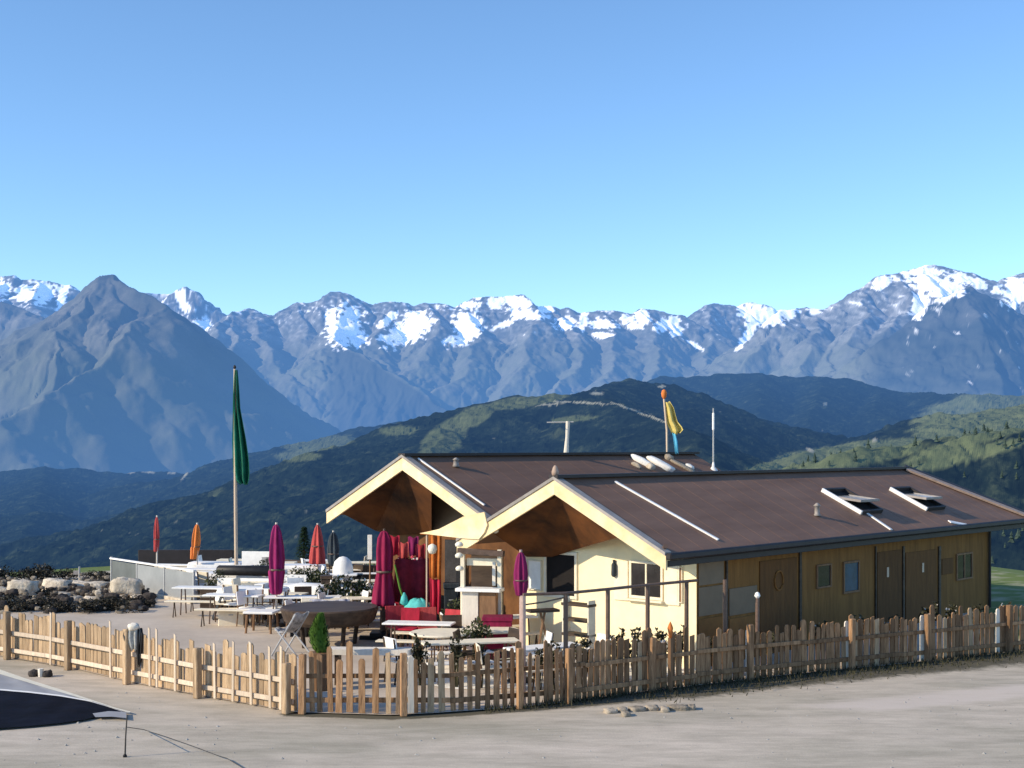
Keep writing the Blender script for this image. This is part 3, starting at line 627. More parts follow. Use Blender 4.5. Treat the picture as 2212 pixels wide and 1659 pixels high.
# skylights
def skylight(TL, TR, BL, label):
    a, b_, c = on_roof(*TL,OF), on_roof(*TR,OF), on_roof(*BL,OF)
    x0, w = a.x, max(.75, min(1.1, b_.x-a.x)); y1 = a.y; ln_ = (a-c).length*1.0; ln_ = max(1.0, min(1.5, ln_))
    n = Vector((0,-math.sin(th),math.cos(th))); dn = Vector((0,-math.cos(th),-math.sin(th)))
    s = MB()
    base = Vector((x0,y1,EZ+SL*y1))
    mt = Matrix((Vector((1,0,0)), -dn, n)).transposed().to_4x4(); mt.translation = base
    def lb(c, d, rx=0.0, m=None, nm=None, parent=None, piv=None):
        bb = MB().box(c,d,rx=rx); bb.v = [mt@v for v in bb.v]; return bb.build(nm, m, parent or hf)
    fr_ = lb((.03,-ln_/2,.05),(.07,ln_,.10),0,M['strip'],'skylight_frame'); fr_['label'] = label
    lb((w-.03,-ln_/2,.05),(.07,ln_,.10),0,M['roof_dark'],'side',fr_); lb((w/2,-.03,.05),(w-.13,.07,.10),0,M['roof_dark'],'head',fr_); lb((w/2,-ln_+.03,.05),(w-.13,.07,.10),0,M['roof_dark'],'sill',fr_)
    lb((w/2,-ln_/2,.012),(w-.14,ln_-.14,.012),0,M['hole'],'opening',fr_)
    # pivoting sash: swings about its middle, lower half out
    an = R(-20); cy, hz = -ln_*.45, .10
    def rot(bb):
        m2 = mt @ Matrix.Translation((0,cy,hz)) @ Matrix.Rotation(an,4,'X'); bb.v = [m2@v for v in bb.v]; return bb
    hl = ln_*.44
    sash = MB()
    sash.box((.10,0,0),(.06,2*hl,.06)); sash.box((w-.10,0,0),(.06,2*hl,.06)); sash.box((w/2,hl-.03,0),(w-.26,.06,.06)); sash.box((w/2,-hl+.03,0),(w-.26,.06,.06))
    so = rot(sash).build('sash', M['roof_grey'], hf); gp = rot(MB().box((w/2,0,0),(w-.25,2*hl-.12,.018))); gp.build('pane', M['paneL'], so)
skylight((1773,1062),(1832,1060),(1856,1112),'open skylight nearer the middle of the roof')
skylight((1920,1059),(1972,1056),(1996,1104),'open skylight nearer the far verge')
roof_bar(hf, OF, (1872,1110), (1925,1146), .09, .03, M['strip'], 'flashing'); roof_bar(hf, OF, (2050,1128), (2090,1136), .13, .03, M['strip'], 'flashing')
p = on_roof(1765,1114,OF); MB().lathe([(.10,0),(.06,.05),(.055,.22),(.09,.23),(.02,.30)],12,off=p).build('vent_pipe', M['roof_grey'], hf, True)
p = on_roof(985,1008,OB); MB().lathe([(.10,0),(.07,.05),(.06,.16),(.09,.17),(.02,.22)],12,off=p).build('vent_pipe', M['roof_grey'], hb, True)
p = Vector((-.02,HW,RZ+.05)); MB().lathe([(.07,0),(.075,.08),(.05,.16),(.02,.21)],10,off=p).build('ridge_knob', M['tan'], hf, True)
# --- openings on a wall: 'x' plane (gable) or 'y' plane (long side)
def opening(root, O, plane, pos, a, b, name, mframe, mpane, fw=.06, mull=0, depth=.05, label=None):
    fn = on_x if plane == 'x' else on_y
    p, q = fn(a[0],a[1],O,pos), fn(b[0],b[1],O,pos)
    i = 1 if plane == 'x' else 0
    c0, c1 = sorted((p[i],q[i])); mid_px = ((a[0]+b[0])/2)
    z1 = fn(mid_px,a[1],O,pos).z; z0 = fn(mid_px,b[1],O,pos).z
    def bx(b_, cc, zc, w, h, d, off):
        if plane == 'x': b_.box((pos-off,cc,zc),(d,w,h))
        else: b_.box((cc,pos-off,zc),(w,d,h))
        return b_
    w, h, cc, zc = c1-c0, z1-z0, (c0+c1)/2, (z0+z1)/2
    f = MB(); bx(f,c0-fw/2,zc,fw,h+2*fw,depth,depth/2-.005); bx(f,c1+fw/2,zc,fw,h+2*fw,depth,depth/2-.005); bx(f,cc,z1+fw/2,w,fw,depth,depth/2-.005); bx(f,cc,z0-fw/2,w,fw,depth,depth/2-.005)
    for k in range(mull): bx(f,c0+w*(k+1)/(mull+1),zc,.045,h,depth*.8,depth*.4-.002)
    fo = f.build(name, mframe, root); g = MB(); bx(g,cc,zc,w,h,.014,.009); g.build('pane', mpane, fo)
    if label: fo['label'] = label
    return fo, (c0,c1,z0,z1)
XW = 1.55; YW = .4
fo, (c0,c1,z0,z1) = opening(hf, OF, 'x', XW, (1366,1218), (1429,1288), 'window', M['cream'], M['glass'], mull=1)
MB().box((XW-.07,(c0+c1)/2,z0-.085),(.14,c1-c0+.2,.045)).build('sill', M['cream'], fo)
for cc in (c0-.28, c1+.28): MB().box((XW-.02,cc,(z0+z1)/2-.05),(.04,.38,z1-z0+.16)).build('shutter', M['cream'], hf)
opening(hf, OF, 'x', XW, (1182,1198), (1243,1285), 'hatch', M['cream'], M['hole'], fw=.07)
opening(hf, OF, 'x', XW, (1142,1212), (1170,1272), 'cupboard_door', M['cream'], M['white'], fw=.03, depth=.06)
opening(hf, OF, 'x', XW, (1466,1226), (1474,1300), 'shutter', M['cream'], M['brown'], fw=.02)
p = on_x(1326,1232,OF,XW-.08); w_ = MB().lathe([(.03,-.14),(.06,-.10),(.055,.12),(.025,.17),(.03,.22)],10,off=p).build('wall_lamp', M['darkcloth'], hf, True)
p = on_x(1423,1182,OF,.2); MB().tube([on_x(1408,1178,OF,.9),on_x(1418,1188,OF,.6),on_x(1428,1190,OF,.3),on_x(1438,1180,OF,.02)],.045,8).build('gutter_elbow', M['steel'], hf)
p = on_x(1070,1146,OF,.2); MB().lathe([(.02,-.06),(.07,-.03),(.07,.04),(.02,.06)],12,off=p).build('soffit_lamp', M['lamp'], hf, True)
# long side
def batten(px, y0, y1, w=.05, m='darkbrown'):
    p, q = on_y(px,y0,OF,YW), on_y(px,y1,OF,YW); zb, zt_ = max(q.z,.0), min(p.z,EZ-.02)
    MB().box((p.x,YW-.02,(zb+zt_)/2),(w,.04,zt_-zb)).build('batten', M[m], hf)
for px, w in ((1568,.06),(1727,.09),(1890,.05),(1950,.09),(2028,.12)): batten(px,1180,1600,w)
def panel(px0, px1, y0, y1, m, nm, off=.012):
    p, q = on_y(px0,y0,OF,YW), on_y(px1,y0,OF,YW); zc0 = on_y((px0+px1)/2,y0,OF,YW).z; zc1 = on_y((px0+px1)/2,y1,OF,YW).z
    return MB().box(((p.x+q.x)/2,YW-off,(zc0+max(zc1,.02))/2),(q.x-p.x,off*2-.004,zc0-max(zc1,.02)),bev=.008).build(nm, M[m], hf)
panel(1508,1562,1214,1262,'panel_grey','wall_panel'); panel(1508,1562,1266,1328,'panel_grey','wall_panel'); panel(1508,1562,1334,1460,'panel_ochre','wall_panel')
panel(1574,1634,1268,1326,'panel_grey','wall_panel'); panel(1574,1634,1332,1450,'panel_ochre','wall_panel')
dr = panel(1640,1720,1208,1440,'door_side','door')
p = on_y(1683,1254,OF,YW-.035); ring = MB()
tp = [(p.x+.17*math.cos(2*PI*k/20),p.y,p.z+.21*math.sin(2*PI*k/20)) for k in range(21)]; ring.tube(tp,.02,6,False).build('emblem', M['panel_ochre'], dr)
opening(hf, OF, 'y', YW, (1822,1216),(1852,1276), 'window', M['brown'], M['glassblue'], mull=0, fw=.05)
f_, (c0,c1,z0,z1) = opening(hf, OF, 'y', YW, (1764,1222),(1792,1266), 'window', M['brown'], M['glass'], fw=.04)
opening(hf, OF, 'y', YW, (2066,1198),(2097,1248), 'window', M['brown'], M['glass'], mull=1, fw=.05)
panel(2034,2058,1206,1240,'door_side','shutter')
for x0,x1,sl in ((1894,1946,1918),(1955,2022,1994)):
    d_ = panel(x0,x1,1190,1380,'door_side','door')
    p = on_y(sl,1236 if sl<1950 else 1226,OF,YW-.03); MB().box(p,(.10,.012,.24)).build('door_window', M['polewood'], d_)
# downpipe at the far corner
p = on_y(2138,1180,OF,YW-.06); MB().tube([(p.x,p.y,.05),(p.x,p.y,EZ-.2)],.04,8).build('downpipe', M['roof_dark'], hf)

# ------------------------------------------------------------------ things on the roofs
ZR = RZ+.42+.065
def ridge_pt(px):            # a place along the rear ridge
    best = min((abs(((OB+UU*HW+VV*t).x)/((OB+UU*HW+VV*t).y)*F+CX-px), t) for t in np.linspace(.2,11.8,300)); q = OB+UU*HW+VV*best[1]; return Vector((q.x,q.y,ZR))
def z_at(py, D): return CZ-(py-HY)/F*D
q = ridge_pt(1223); t = thing('aerial', 'pale T-shaped aerial mast on the rear ridge', 'aerial', q)
h = z_at(910,q.y)-ZR; MB().tube([(0,0,-.05),(.03,0,h*.5),(.05,0,h)],[.075,.05,.06],10).build('mast', M['pale_wood'], t); MB().tube([(-.52,.05,h-.03),(.2,-.02,h-.02)],.018,6).build('crossbar', M['grey_metal'], t)
MB().tube([(-.35,.25,h-.03),(-.35,-.2,h-.03)],.01,6).build('element', M['grey_metal'], t)
q = ridge_pt(1440); t = thing('roof_flag', 'limp yellow flag with blue ribbon on a short pole on the rear ridge', 'flag', q)
s_ = q.y/F; P_ = lambda px, py, dy=0: ((px-1440)*s_, dy, z_at(py,q.y)-ZR)
MB().tube([P_(1441,1000),P_(1440,930),P_(1434,862)],.03,8).build('pole', M['polewood'], t)
MB().lathe([(.01,-.16),(.07,-.07),(.085,.03),(.06,.12),(.01,.15)],12,off=P_(1434,852)).build('finial', M['orange'], t, True)
def cloth(rows_, nf, amp, depth, name, m, parent, thick=.01):
    # rows_: list of (xl, xr, z); folds run down the cloth
    b = MB(); n = 22
    for i, (xl, xr, z) in enumerate(rows_):
        for k in range(n):
            u = k/(n-1); b.v.append(Vector((xl+(xr-xl)*u, depth*math.sin(u*nf*PI+i*.13)*min(1,amp*(i+1))*(.4+.6*u), z+.02*math.sin(u*9+i))))
    for i in range(len(rows_)-1):
        for k in range(n-1): b.f.append((i*n+k,i*n+k+1,(i+1)*n+k+1,(i+1)*n+k))
    o = b.build(name, m, parent, True); md = o.modifiers.new('th','SOLIDIFY'); md.thickness = thick; return o
def crow(lst, f=P_): return [(f(a,y)[0], f(b,y)[0], f(a,y)[2]) for a,b,y in lst]
cloth(crow([(1433,1447,868),(1434,1455,880),(1436,1459,895),(1439,1463,910),(1444,1472,922),(1448,1475,930),(1452,1468,937)]),3,.4,.12,'flag',M['yellow'],t)
cloth(crow([(1452,1458,936),(1455,1463,955),(1458,1465,980)]),2,.3,.03,'ribbon',M['skyblue'],t)
q = ridge_pt(1500); q = q+VV*.3
tq = OB+VV*11.6+UU*1.9; tq.z = OB.z+EZ+SL*1.9+.02; D_ = tq.y
t = thing('radio_mast', 'thin white radio mast standing at the far end of the rear roof', 'mast', (((1541-CX)/F*D_),D_,z_at(1013,D_)))
MB().tube([(0,0,-.25),(0,0,z_at(930,D_)-z_at(1013,D_)),(0,0,z_at(882,D_)-z_at(1013,D_))],[.028,.022,.02],8).build('pole', M['grey_metal'], t)
MB().lathe([(.02,0),(.035,.03),(.035,.5),(.02,.53)],8,off=(0,0,z_at(930,D_)-z_at(1013,D_))).build('antenna', M['white'], t); MB().lathe([(.16,-.15),(.12,-.02),(.05,.06),(.03,.2)],10).build('foot', M['stonewhite'], t, True)
def roof_stone(px, py, d, m, lab, rz, seed):
    p = on_roof(px,py,OB); w = OB+VV*p.x+UU*p.y+Vector((0,0,p.z+d[2]*.35-.42+.42-.42)); w.z = OB.z+p.z+d[2]*.22
    o = MB().rock((0,0,0), d, seed, .3, .1).build('roof_stone', m); o.location = w; o.rotation_euler = (th, 0, rz+ANG)
    tag(o, lab, 'stone', 'stones on the rear roof'); return o
roof_stone(1388,1001,(.26,.85,.22),M['stonewhite'],'long white stone lying on the rear roof, left one of the two',.25,1)
roof_stone(1427,1007,(.34,.95,.24),M['stonewhite'],'biggest rounded white slab lying on the rear roof just below the yellow flag',.2,2)
roof_stone(1406,1012,(.26,.26,.22),M['boulder'],'small round beige stone between the two white ones on the rear roof',0,3)
roof_stone(1375,1008,(.14,.34,.16),M['kerb'],'narrow grey-brown stone leftmost in the group on the rear roof',.2,4)
roof_stone(1445,993,(.34,.30,.22),M['kerb'],'grey stone at the foot of the yellow flag pole',.5,5)
roof_stone(1474,1008,(.35,.95,.12),M['kerb'],'flat tan slab right of the white stones on the rear roof',.3,6)
roof_stone(1490,1010,(.22,.30,.14),M['stonewhite'],'small pale stone rightmost on the rear roof before the mast',.3,8)

# ------------------------------------------------------------------ flagpole
D_ = 42.5; t = thing('flagpole', 'tall pale flagpole with furled dark green flag behind the terrace', 'flagpole', gx(511,D_)); s_ = D_/F
Pf = lambda px, py, dy=0: ((px-511)*s_, dy, z_at(py,D_))
MB().tube([(0,0,0),Pf(509,1100),Pf(507,797)],[.06,.055,.035],10).build('pole', M['polewood'], t)
MB().lathe([(.02,0),(.05,.04),(.04,.09),(.005,.13)],10,off=Pf(507,797)).build('finial', M['roof_dark'], t, True)
cloth(crow([(505.5,513,800),(504,515,820),(503,517,850),(502.5,519,880),(502,524,905),(501.5,528,925),(501,533,950),(501.5,537,975),(502,540,1000),(503,541,1020),(507,540,1036),(518,537,1046)],Pf),5,.35,.16,'flag',M['flaggreen'],t)
MB().box((0,0,.25),(.34,.34,.5),bev=.03).build('plinth', M['white'], t)

# ------------------------------------------------------------------ closed parasols
def parasol(px, D, ytop, ybot, wpx, m, label, z0=0.0, pole=None, mt=None, lean=0.0, shape=0, base=True):
    t = thing('parasol', label, 'parasol', gx(px,D,z0), group='closed parasols on the terrace'); s = D/F
    zt_, zb = z_at(ytop,D)-z0, z_at(ybot,D)-z0; r = wpx*s/2; H = zt_-zb
    prof = {0:[(.5,0),(.72,.02),(.86,.15),(1,.32),(.90,.36),(.98,.5),(.86,.7),(.62,.88),(.34,.97),(.05,1)],
            1:[(.9,0),(1,.03),(.92,.2),(.74,.45),(.55,.7),(.34,.9),(.12,.99),(.04,1)],
            2:[(.92,0),(1,.04),(.88,.22),(.66,.42),(.72,.5),(.74,.75),(.6,.9),(.3,.98),(.05,1)]}[shape]
    b = MB().lathe([(r*a, zb+H*c) for a,c in prof], 56, 7, .20, bend=lambda q: (lean*(1-q)**1.5*H, .02*math.sin(q*5)), ph=random.random()*6)
    b.build('canopy', m, t, True)
    k_ = .34 if shape==0 else .44; MB().lathe([(r*1.0 if shape==0 else r*.80,zb+H*k_),(r*1.03 if shape==0 else r*.83,zb+H*(k_+.012)),(r*1.0 if shape==0 else r*.80,zb+H*(k_+.026))],24).build('strap', M['steel'], t)
    MB().tube([(0,0,.05),(0,0,zt_+.04)],.028,8).build('pole', pole or M['pale_wood'], t)
    if base: MB().lathe([(.26,0),(.27,.05),(.20,.09),(.05,.11),(.045,.3)],20).build('base', M['black'], t, True)
    return t
parasol(339,45,1116,1192,11,M['redorange'],'thin closed coral-red parasol behind the grey windscreen, leftmost of all',lean=-.04)
parasol(426,43,1132,1208,17,M['orange'],'closed orange parasol left of the flagpole',lean=-.12)
parasol(597,33.5,1132,1284,31,M['purple'],'tall closed purple parasol just right of the flagpole')
parasol(686,42,1133,1218,32,M['redorange'],'short cone-shaped closed coral-red parasol between the tall purple one and the rear hut',shape=1)
parasol(720,40.5,1149,1222,23,M['darkcloth'],'closed dark slate parasol beside the coral cone',shape=0)
pp = parasol(830,31.2,1146,1308,44,M['plum'],'closed plum parasol with flared hem under the eaves of the rear hut',shape=2,pole=M['steel'],base=False)
MB().box((0,0,.06),(1.15,.16,.10)).build('base_arm', M['black'], pp); MB().box((0,0,.061),(.16,1.15,.098)).build('base_arm', M['black'], pp); MB().box((0,0,.16),(.62,.62,.09)).build('base_slab', M['black'], pp); MB().tube([(-.05,0,.2),(-.05,0,1.0)],.05,8).build('sleeve', M['steel'], pp)
parasol(1125,25.6,1192,1287,27,M['purple'],'closed deep purple parasol at the left end of the tall railing',pole=M['steelpink'],base=True)
t = thing('potted_conifer','small bright green potted conifer leaning at the fence corner','tree',gx(692,24.7)); b=MB(); rnd=random.Random(18); zt_=z_at(1330,24.7); zb_=z_at(1412,24.7)
for k in range(1500):
    h=rnd.random(); r_=.20*math.sin(PI*min(1,(h*.86+.12)))**.7*(1-.45*h)*(.55+.5*rnd.random()); a_=rnd.random()*6.3; p=Vector((r_*math.cos(a_)+.02-.05*math.sin(h*3),r_*math.sin(a_),zb_+h*(zt_-zb_))); d_=Vector((math.cos(a_)*.5,math.sin(a_)*.5,.8)); w_=Vector((-math.sin(a_),math.cos(a_),0)); l_=.085
    b.add([p,p+d_*l_*.5+w_*.02,p+d_*l_,p+d_*l_*.5-w_*.02],[(0,1,2,3)])
b.build('crown', M['greenleaf'], t); MB().tube([(0,0,.2),(.02,0,zt_-.1)],[.03,.01],8).build('trunk', M['bark'], t); MB().lathe([(.15,0),(.21,zb_-.02),(.22,zb_+.02),(.19,zb_+.03)],16).build('pot', M['brown'], t)

# orange and red banner at the porch
D_ = 30.6; t = thing('banner', 'tall orange banner shading to red, hanging beside the rear hut porch', 'banner', gx(940,D_)); s_ = D_/F
Pb = lambda px, py, dy=0: ((px-940)*s_, dy, z_at(py,D_))
MB().tube([(Pb(922,1160)[0],.02,0),(Pb(922,1160)[0],.02,Pb(922,1152)[2])],.022,8).build('pole', M['polewood'], t)
MB().tube([Pb(908,1153),Pb(954,1153)],.02,8).build('crossbar', M['orange'], t)
cloth(crow([(926,953,1155),(927,953,1190),(927,952,1225),(928,952,1250)],Pb),4,.5,.06,'upper_cloth',mat('burnt_orange_cloth',(.38,.11,.02),.85,.3,6,bump=.2),t)
cloth(crow([(928,952,1250),(929,952,1280),(929,951,1326)],Pb),4,.5,.06,'lower_cloth',M['deepred'],t)
o = MB().lathe([(.01,-.12),(.08,-.09),(.11,0),(.09,.08),(.02,.12)],16).build('globe_lamp', M['lamp'], None, True); o.location = gx(934,30.3,z_at(1186,30.3)); tag(o,'pale globe lamp hanging in front of the orange banner','lamp')

# ------------------------------------------------------------------ terrace furniture
def table(px, D, L_, W_, m, label, rz=0.0, h=.75, mleg=None, round_=False, th_=.06, cat='table', legs=True, group='white terrace tables'):
    t = thing('round_table' if round_ else 'terrace_table', label, cat, gx(px,D), rz, group)
    if round_: MB().lathe([(L_/2-.03,h-th_),(L_/2,h-th_*.6),(L_/2,h-.02),(L_/2-.03,h)],40).build('tabletop', m, t)
    else: MB().box((0,0,h-th_/2),(L_,W_,th_),bev=.015).build('tabletop', m, t)
    if legs:
        for sx in (-1,1):
            for sy in (-1,1):
                k = .33 if round_ else .42
                MB().tube([(sx*L_*k,sy*(L_ if round_ else W_)*k,0),(sx*L_*k*.92,sy*(L_ if round_ else W_)*k*.92,h-th_)],.03,8).build('leg', mleg or M['brown'], t)
    return t
def bench(px, D, L_, label, rz=0.0, m=None, h=.46, back=False, group='terrace benches'):
    t = thing('bench', label, 'bench', gx(px,D), rz, group)
    MB().box((0,0,h-.025),(L_,.34,.05),bev=.015).build('seat', m or M['white'], t)
    for sx in (-1,1): MB().box((sx*L_*.4,0,(h-.05)/2),(.06,.28,h-.05)).build('leg', M['brown'], t)
    if back: MB().box((0,.19,h+.22),(L_,.04,.32),rx=-.12).build('backrest', m or M['white'], t)
    return t
def chair(px, D, label, rz=0.0, m=None, mf=None, group='terrace chairs'):
    t = thing('chair', label, 'chair', gx(px,D), rz, group)
    MB().box((0,0,.45),(.44,.44,.04),bev=.015).build('seat', m or M['white'], t); MB().box((0,.21,.72),(.44,.03,.34),rx=-.15,bev=.012).build('backrest', m or M['white'], t)
    for sx in (-1,1):
        MB().tube([(sx*.19,-.19,0),(sx*.19,-.18,.43)],.018,6).build('leg', mf or M['brown'], t)
        MB().tube([(sx*.19,.24,0),(sx*.19,.19,.45),(sx*.19,.26,.88)],.018,6).build('leg', mf or M['brown'], t)
    return t
table(505,39.8,2.2,.85,M['white'],'long white table right of the windscreen, behind the dark bolster',R(-6))
table(548,35.6,1.6,.8,M['white'],'white table left of the tall purple parasol, in front of the dark bolster',R(-12))
table(470,43.5,1.7,.7,M['white'],'white table at the back of the terrace beneath the orange parasol',R(-4))
table(650,42.5,1.35,.8,M['white'],'white table at the back beneath the cone-shaped coral parasol',R(-5))
table(672,36.4,.95,.75,M['white'],'small white table right of the tall purple parasol',R(-20))
table(706,33.2,1.25,.75,M['cream'],'cream table with blue and white cloth beside the flowering bush',R(8))
o = cloth([(-.5,.5,0),(-.5,.5,-.1),(-.48,.5,-.22)],9,.6,.04,'tablecloth',M['blue_cloth'],None); o.location = gx(712,32.78,.765); tag(o,'blue and white cloth hanging over the front of the cream table','tablecloth')
table(566,32.4,.75,.6,M['white'],'low white side table near the patterned folding chair',R(-10),h=.55)
table(950,27.2,1.25,1.25,M['cream'],'round cream table on the sunny floor in front of the banner',round_=True,th_=.05,group=None)
table(1060,27.6,1.15,.7,M['cream'],'cream table in front of the serving kiosk',R(20))
t = thing('round_table', 'big dark round table with deep apron in the middle of the terrace', 'table', gx(712,30.2)); 
MB().lathe([(.95,.55),(1.02,.62),(1.08,.80),(1.10,.88),(1.06,.91)],44).build('tabletop', M['darkbrown'], t)
for k in range(4): MB().tube([(.62*math.cos(k*PI/2+.6),.62*math.sin(k*PI/2+.6),0),(.7*math.cos(k*PI/2+.6),.7*math.sin(k*PI/2+.6),.56)],.05,8).build('leg', M['darkbrown'], t)
t = thing('plank_bench', 'long pale bench with rounded ends just inside the fence corner', 'bench', gx(798,25.3), R(-4))
MB().prism([(.80*math.copysign(1,math.cos(a))*.9+.16*math.cos(a), .19*math.sin(a), .60) for a in np.linspace(0,2*PI,32,endpoint=False)],.10).build('seat', M['pale_wood'], t)
for sx in (-1,1): MB().box((sx*.6,0,.3),(.08,.28,.6)).build('leg', M['darkbrown'], t)
bench(852,31.6,.75,'short cream bench right of the plum parasol base',R(4),M['cream'])
bench(520,37.2,1.5,'white bench in front of the long white table',R(-8),back=True)
bench(625,38.2,.9,'white bench behind the tall purple parasol',R(-6),back=True)
bench(475,41.4,1.6,'white backed bench at the back left of the terrace',R(-4),back=True)
o = MB().tube([(-.95,0,0),(-.9,0,0),(-.2,0,.0),(.9,0,.0),(.95,0,0)],[.11,.15,.15,.16,.12],14).build('bolster', M['black'], None, True); o.location = gx(538,38.9,.91); o.rotation_euler=(0,0,R(-7)); tag(o,'long black bolster lying along the edge of the long white table','bolster')
chair(548,34.2,'brown chair with white seat, left of the pair by the low side table',R(200),M['white'],M['brown'])
chair(578,34.4,'brown chair with white seat, right of the pair by the low side table',R(160),M['white'],M['brown'])
chair(640,36.8,'white chair beside the small white table',R(20)); chair(700,35.2,'dark chair between the small white table and the flowering bush',R(-40),M['darkbrown'],M['black'])
chair(450,39.0,'cream chair at the right end of the windscreen',R(150),M['cream'],M['brown'])
chair(505,35.4,'cream chair left of the white table by the purple parasol',R(170),M['cream'],M['brown'])
chair(655,34.5,'dark chair behind the big dark round table',R(10),M['darkbrown'],M['black'])
chair(1012,26.4,'dark brown chair left of the kiosk table',R(80),M['darkbrown'],M['darkbrown']); chair(1090,26.6,'dark brown chair at the foot of the pink pole',R(-60),M['darkbrown'],M['darkbrown'])
chair(980,28.6,'dark brown chair behind the round cream table',R(10),M['darkbrown'],M['darkbrown'])
def drape(px, D, L_, W_, rz, label, drop=.42, h=.76, m='white'):
    rnd = random.Random(int(px)); b = MB(); hl, hw = L_/2+.03, W_/2+.03; n = 40; ring = []
    for k in range(n):
        a_ = 2*PI*k/n; c_, s__ = math.cos(a_), math.sin(a_); q_ = 1/max(abs(c_)/hl, abs(s__)/hw); ring.append((c_*q_, s__*q_))
    for lv, (gr, z_) in enumerate(((0.985,h+.006),(1.0,h),(1.02,h-.08),(1.03,h-.22),(1.05,h-drop))):
        for k,(x_,y_) in enumerate(ring):
            f_ = 1+(.035*math.sin(k*1.9+px)+.02*math.sin(k*.9))*max(0,lv-1)/3; b.v.append(Vector((x_*gr*f_,y_*gr*f_,z_+(rnd.uniform(-.03,.03) if lv==4 else 0))))
    b.f = [(l*n+k,(l)*n+(k+1)%n,(l+1)*n+(k+1)%n,(l+1)*n+k) for l in range(4) for k in range(n)]+[tuple(range(n))[::-1]]
    o = b.build('tablecloth', M[m], None, True); o.location = gx(px,D); o.rotation_euler=(0,0,R(rz)); tag(o,label,'tablecloth','white cloths on the terrace tables')
drape(505,39.8,2.2,.85,-6,'white cloth on the long table under the dark bolster')
drape(548,35.6,1.6,.8,-12,'white cloth on the table left of the tall purple parasol',.36)
drape(470,43.5,1.7,.7,-4,'white cloth on the back table beneath the orange parasol')
drape(650,42.5,1.35,.8,-5,'white cloth on the back table beneath the cone-shaped coral parasol',.5)
drape(672,36.4,.95,.75,-20,'white cloth on the small table right of the tall purple parasol',.3)
for px,D_,s_,lab in ((640,38.6,.62,'dark potted shrub just right of the tall purple parasol'),(668,39.0,.70,'round dark potted shrub below the cone-shaped coral parasol'),(690,38.0,.6,'dark potted shrub right of the round one below the coral parasol'),(568,40.8,.55,'small dark potted shrub below the white picture panel'),(780,35.2,.62,'potted shrub between the flowering bush and the plum parasol'),(985,30.4,.5,'potted shrub at the kiosk post'),(470,37.6,.5,'low potted shrub by the near end of the windscreen'),(1030,27.0,.45,'small potted shrub before the kiosk cabinets')):
    t = thing('potted_shrub', lab, 'plant', gx(px,D_), 0, 'potted shrubs on the terrace'); MB().lathe([(.17,0),(.22,.30),(.24,.34),(.20,.35)],16).build('pot', M['darkbrown'], t)
    cs = [(0,0,.6),(.16,.05,.72),(-.15,-.05,.7),(.02,.1,.85)]; MB().leaves(cs,[(.26*s_/.6,.24,.22)]*4,130,.08,int(px)).build('foliage', M['shrub'], t); MB().tube([(0,0,.3),(.02,0,.7)],.02,5).build('stem', M['bark'], t)
for px,D_,w,h,dp,m,lab in ((455,37.4,.5,.62,.4,'darkbrown','dark brown chest at the near end of the windscreen'),(500,33.8,.62,.42,.45,'cream','cream chest in front of the brown chairs'),(705,36.6,.28,1.0,.3,'darkbrown','tall dark box between the small white table and the flowering bush'),(757,41.0,.7,.62,.4,'black','black cabinet behind the flowering bush'),(650,31.8,.42,.5,.4,'black','black box at the back edge of the dark round table'),(590,35.0,.45,.55,.4,'darkbrown','dark brown chest left of the tall purple parasol foot'),(1075,28.2,.6,.95,.5,'plum','plum-covered counter box right of the kiosk'),(975,31.6,.34,1.3,.3,'darkcloth','slate grey locker between the banner and the kiosk')):
    t = thing('chest' if h<.9 else 'cabinet', lab, 'chest' if h<.9 else 'cabinet', gx(px,D_), R(random.uniform(-15,15)))
    MB().box((0,0,h*.45),(w,dp,h*.9),bev=.015).build('body', M[m], t); MB().box((0,-.0,h*.95),(w+.04,dp+.04,h*.09),bev=.012).build('lid', M[m], t); MB().box((0,-dp/2-.015,h*.7),(.12,.03,.025)).build('handle', M['grey_metal'], t)
BS = ((452,35.8,-8,'at the near end of the windscreen'),(602,40.8,-5,'between the flagpole and the tall purple parasol'),(716,39.4,4,'left of the white shell chair'),(775,37.6,8,'left of the narrow white sign'),(612,36.6,-14,'right behind the tall purple parasol'),(815,33.4,10,'left of the plum parasol'),(768,31.9,6,'between the dark round table and the plum parasol'),(560,37.4,-8,'under the black bolster'),(905,28.6,-10,'in front of the dark barrel'),(1015,25.9,14,'on the sunny floor left of the pink pole'),(1175,25.2,30,'on the sunny floor below the sunny gable'),(520,44.6,-4,'at the foot of the flagpole'),(436,41.2,-10,'under the orange parasol'),(590,43.6,-3,'beside the upright white panel'),(700,44.4,2,'under the dark slate parasol'),(760,43.6,4,'behind the white shell chair'),(505,34.0,-10,'beside the cream chest'),(600,34.4,-12,'at the foot of the tall purple parasol'),(655,33.6,0,'left of the cream table with the cloth'),(838,36.6,8,'in front of the dark wooden screen'),(1085,29.6,20,'at the right side of the kiosk'))
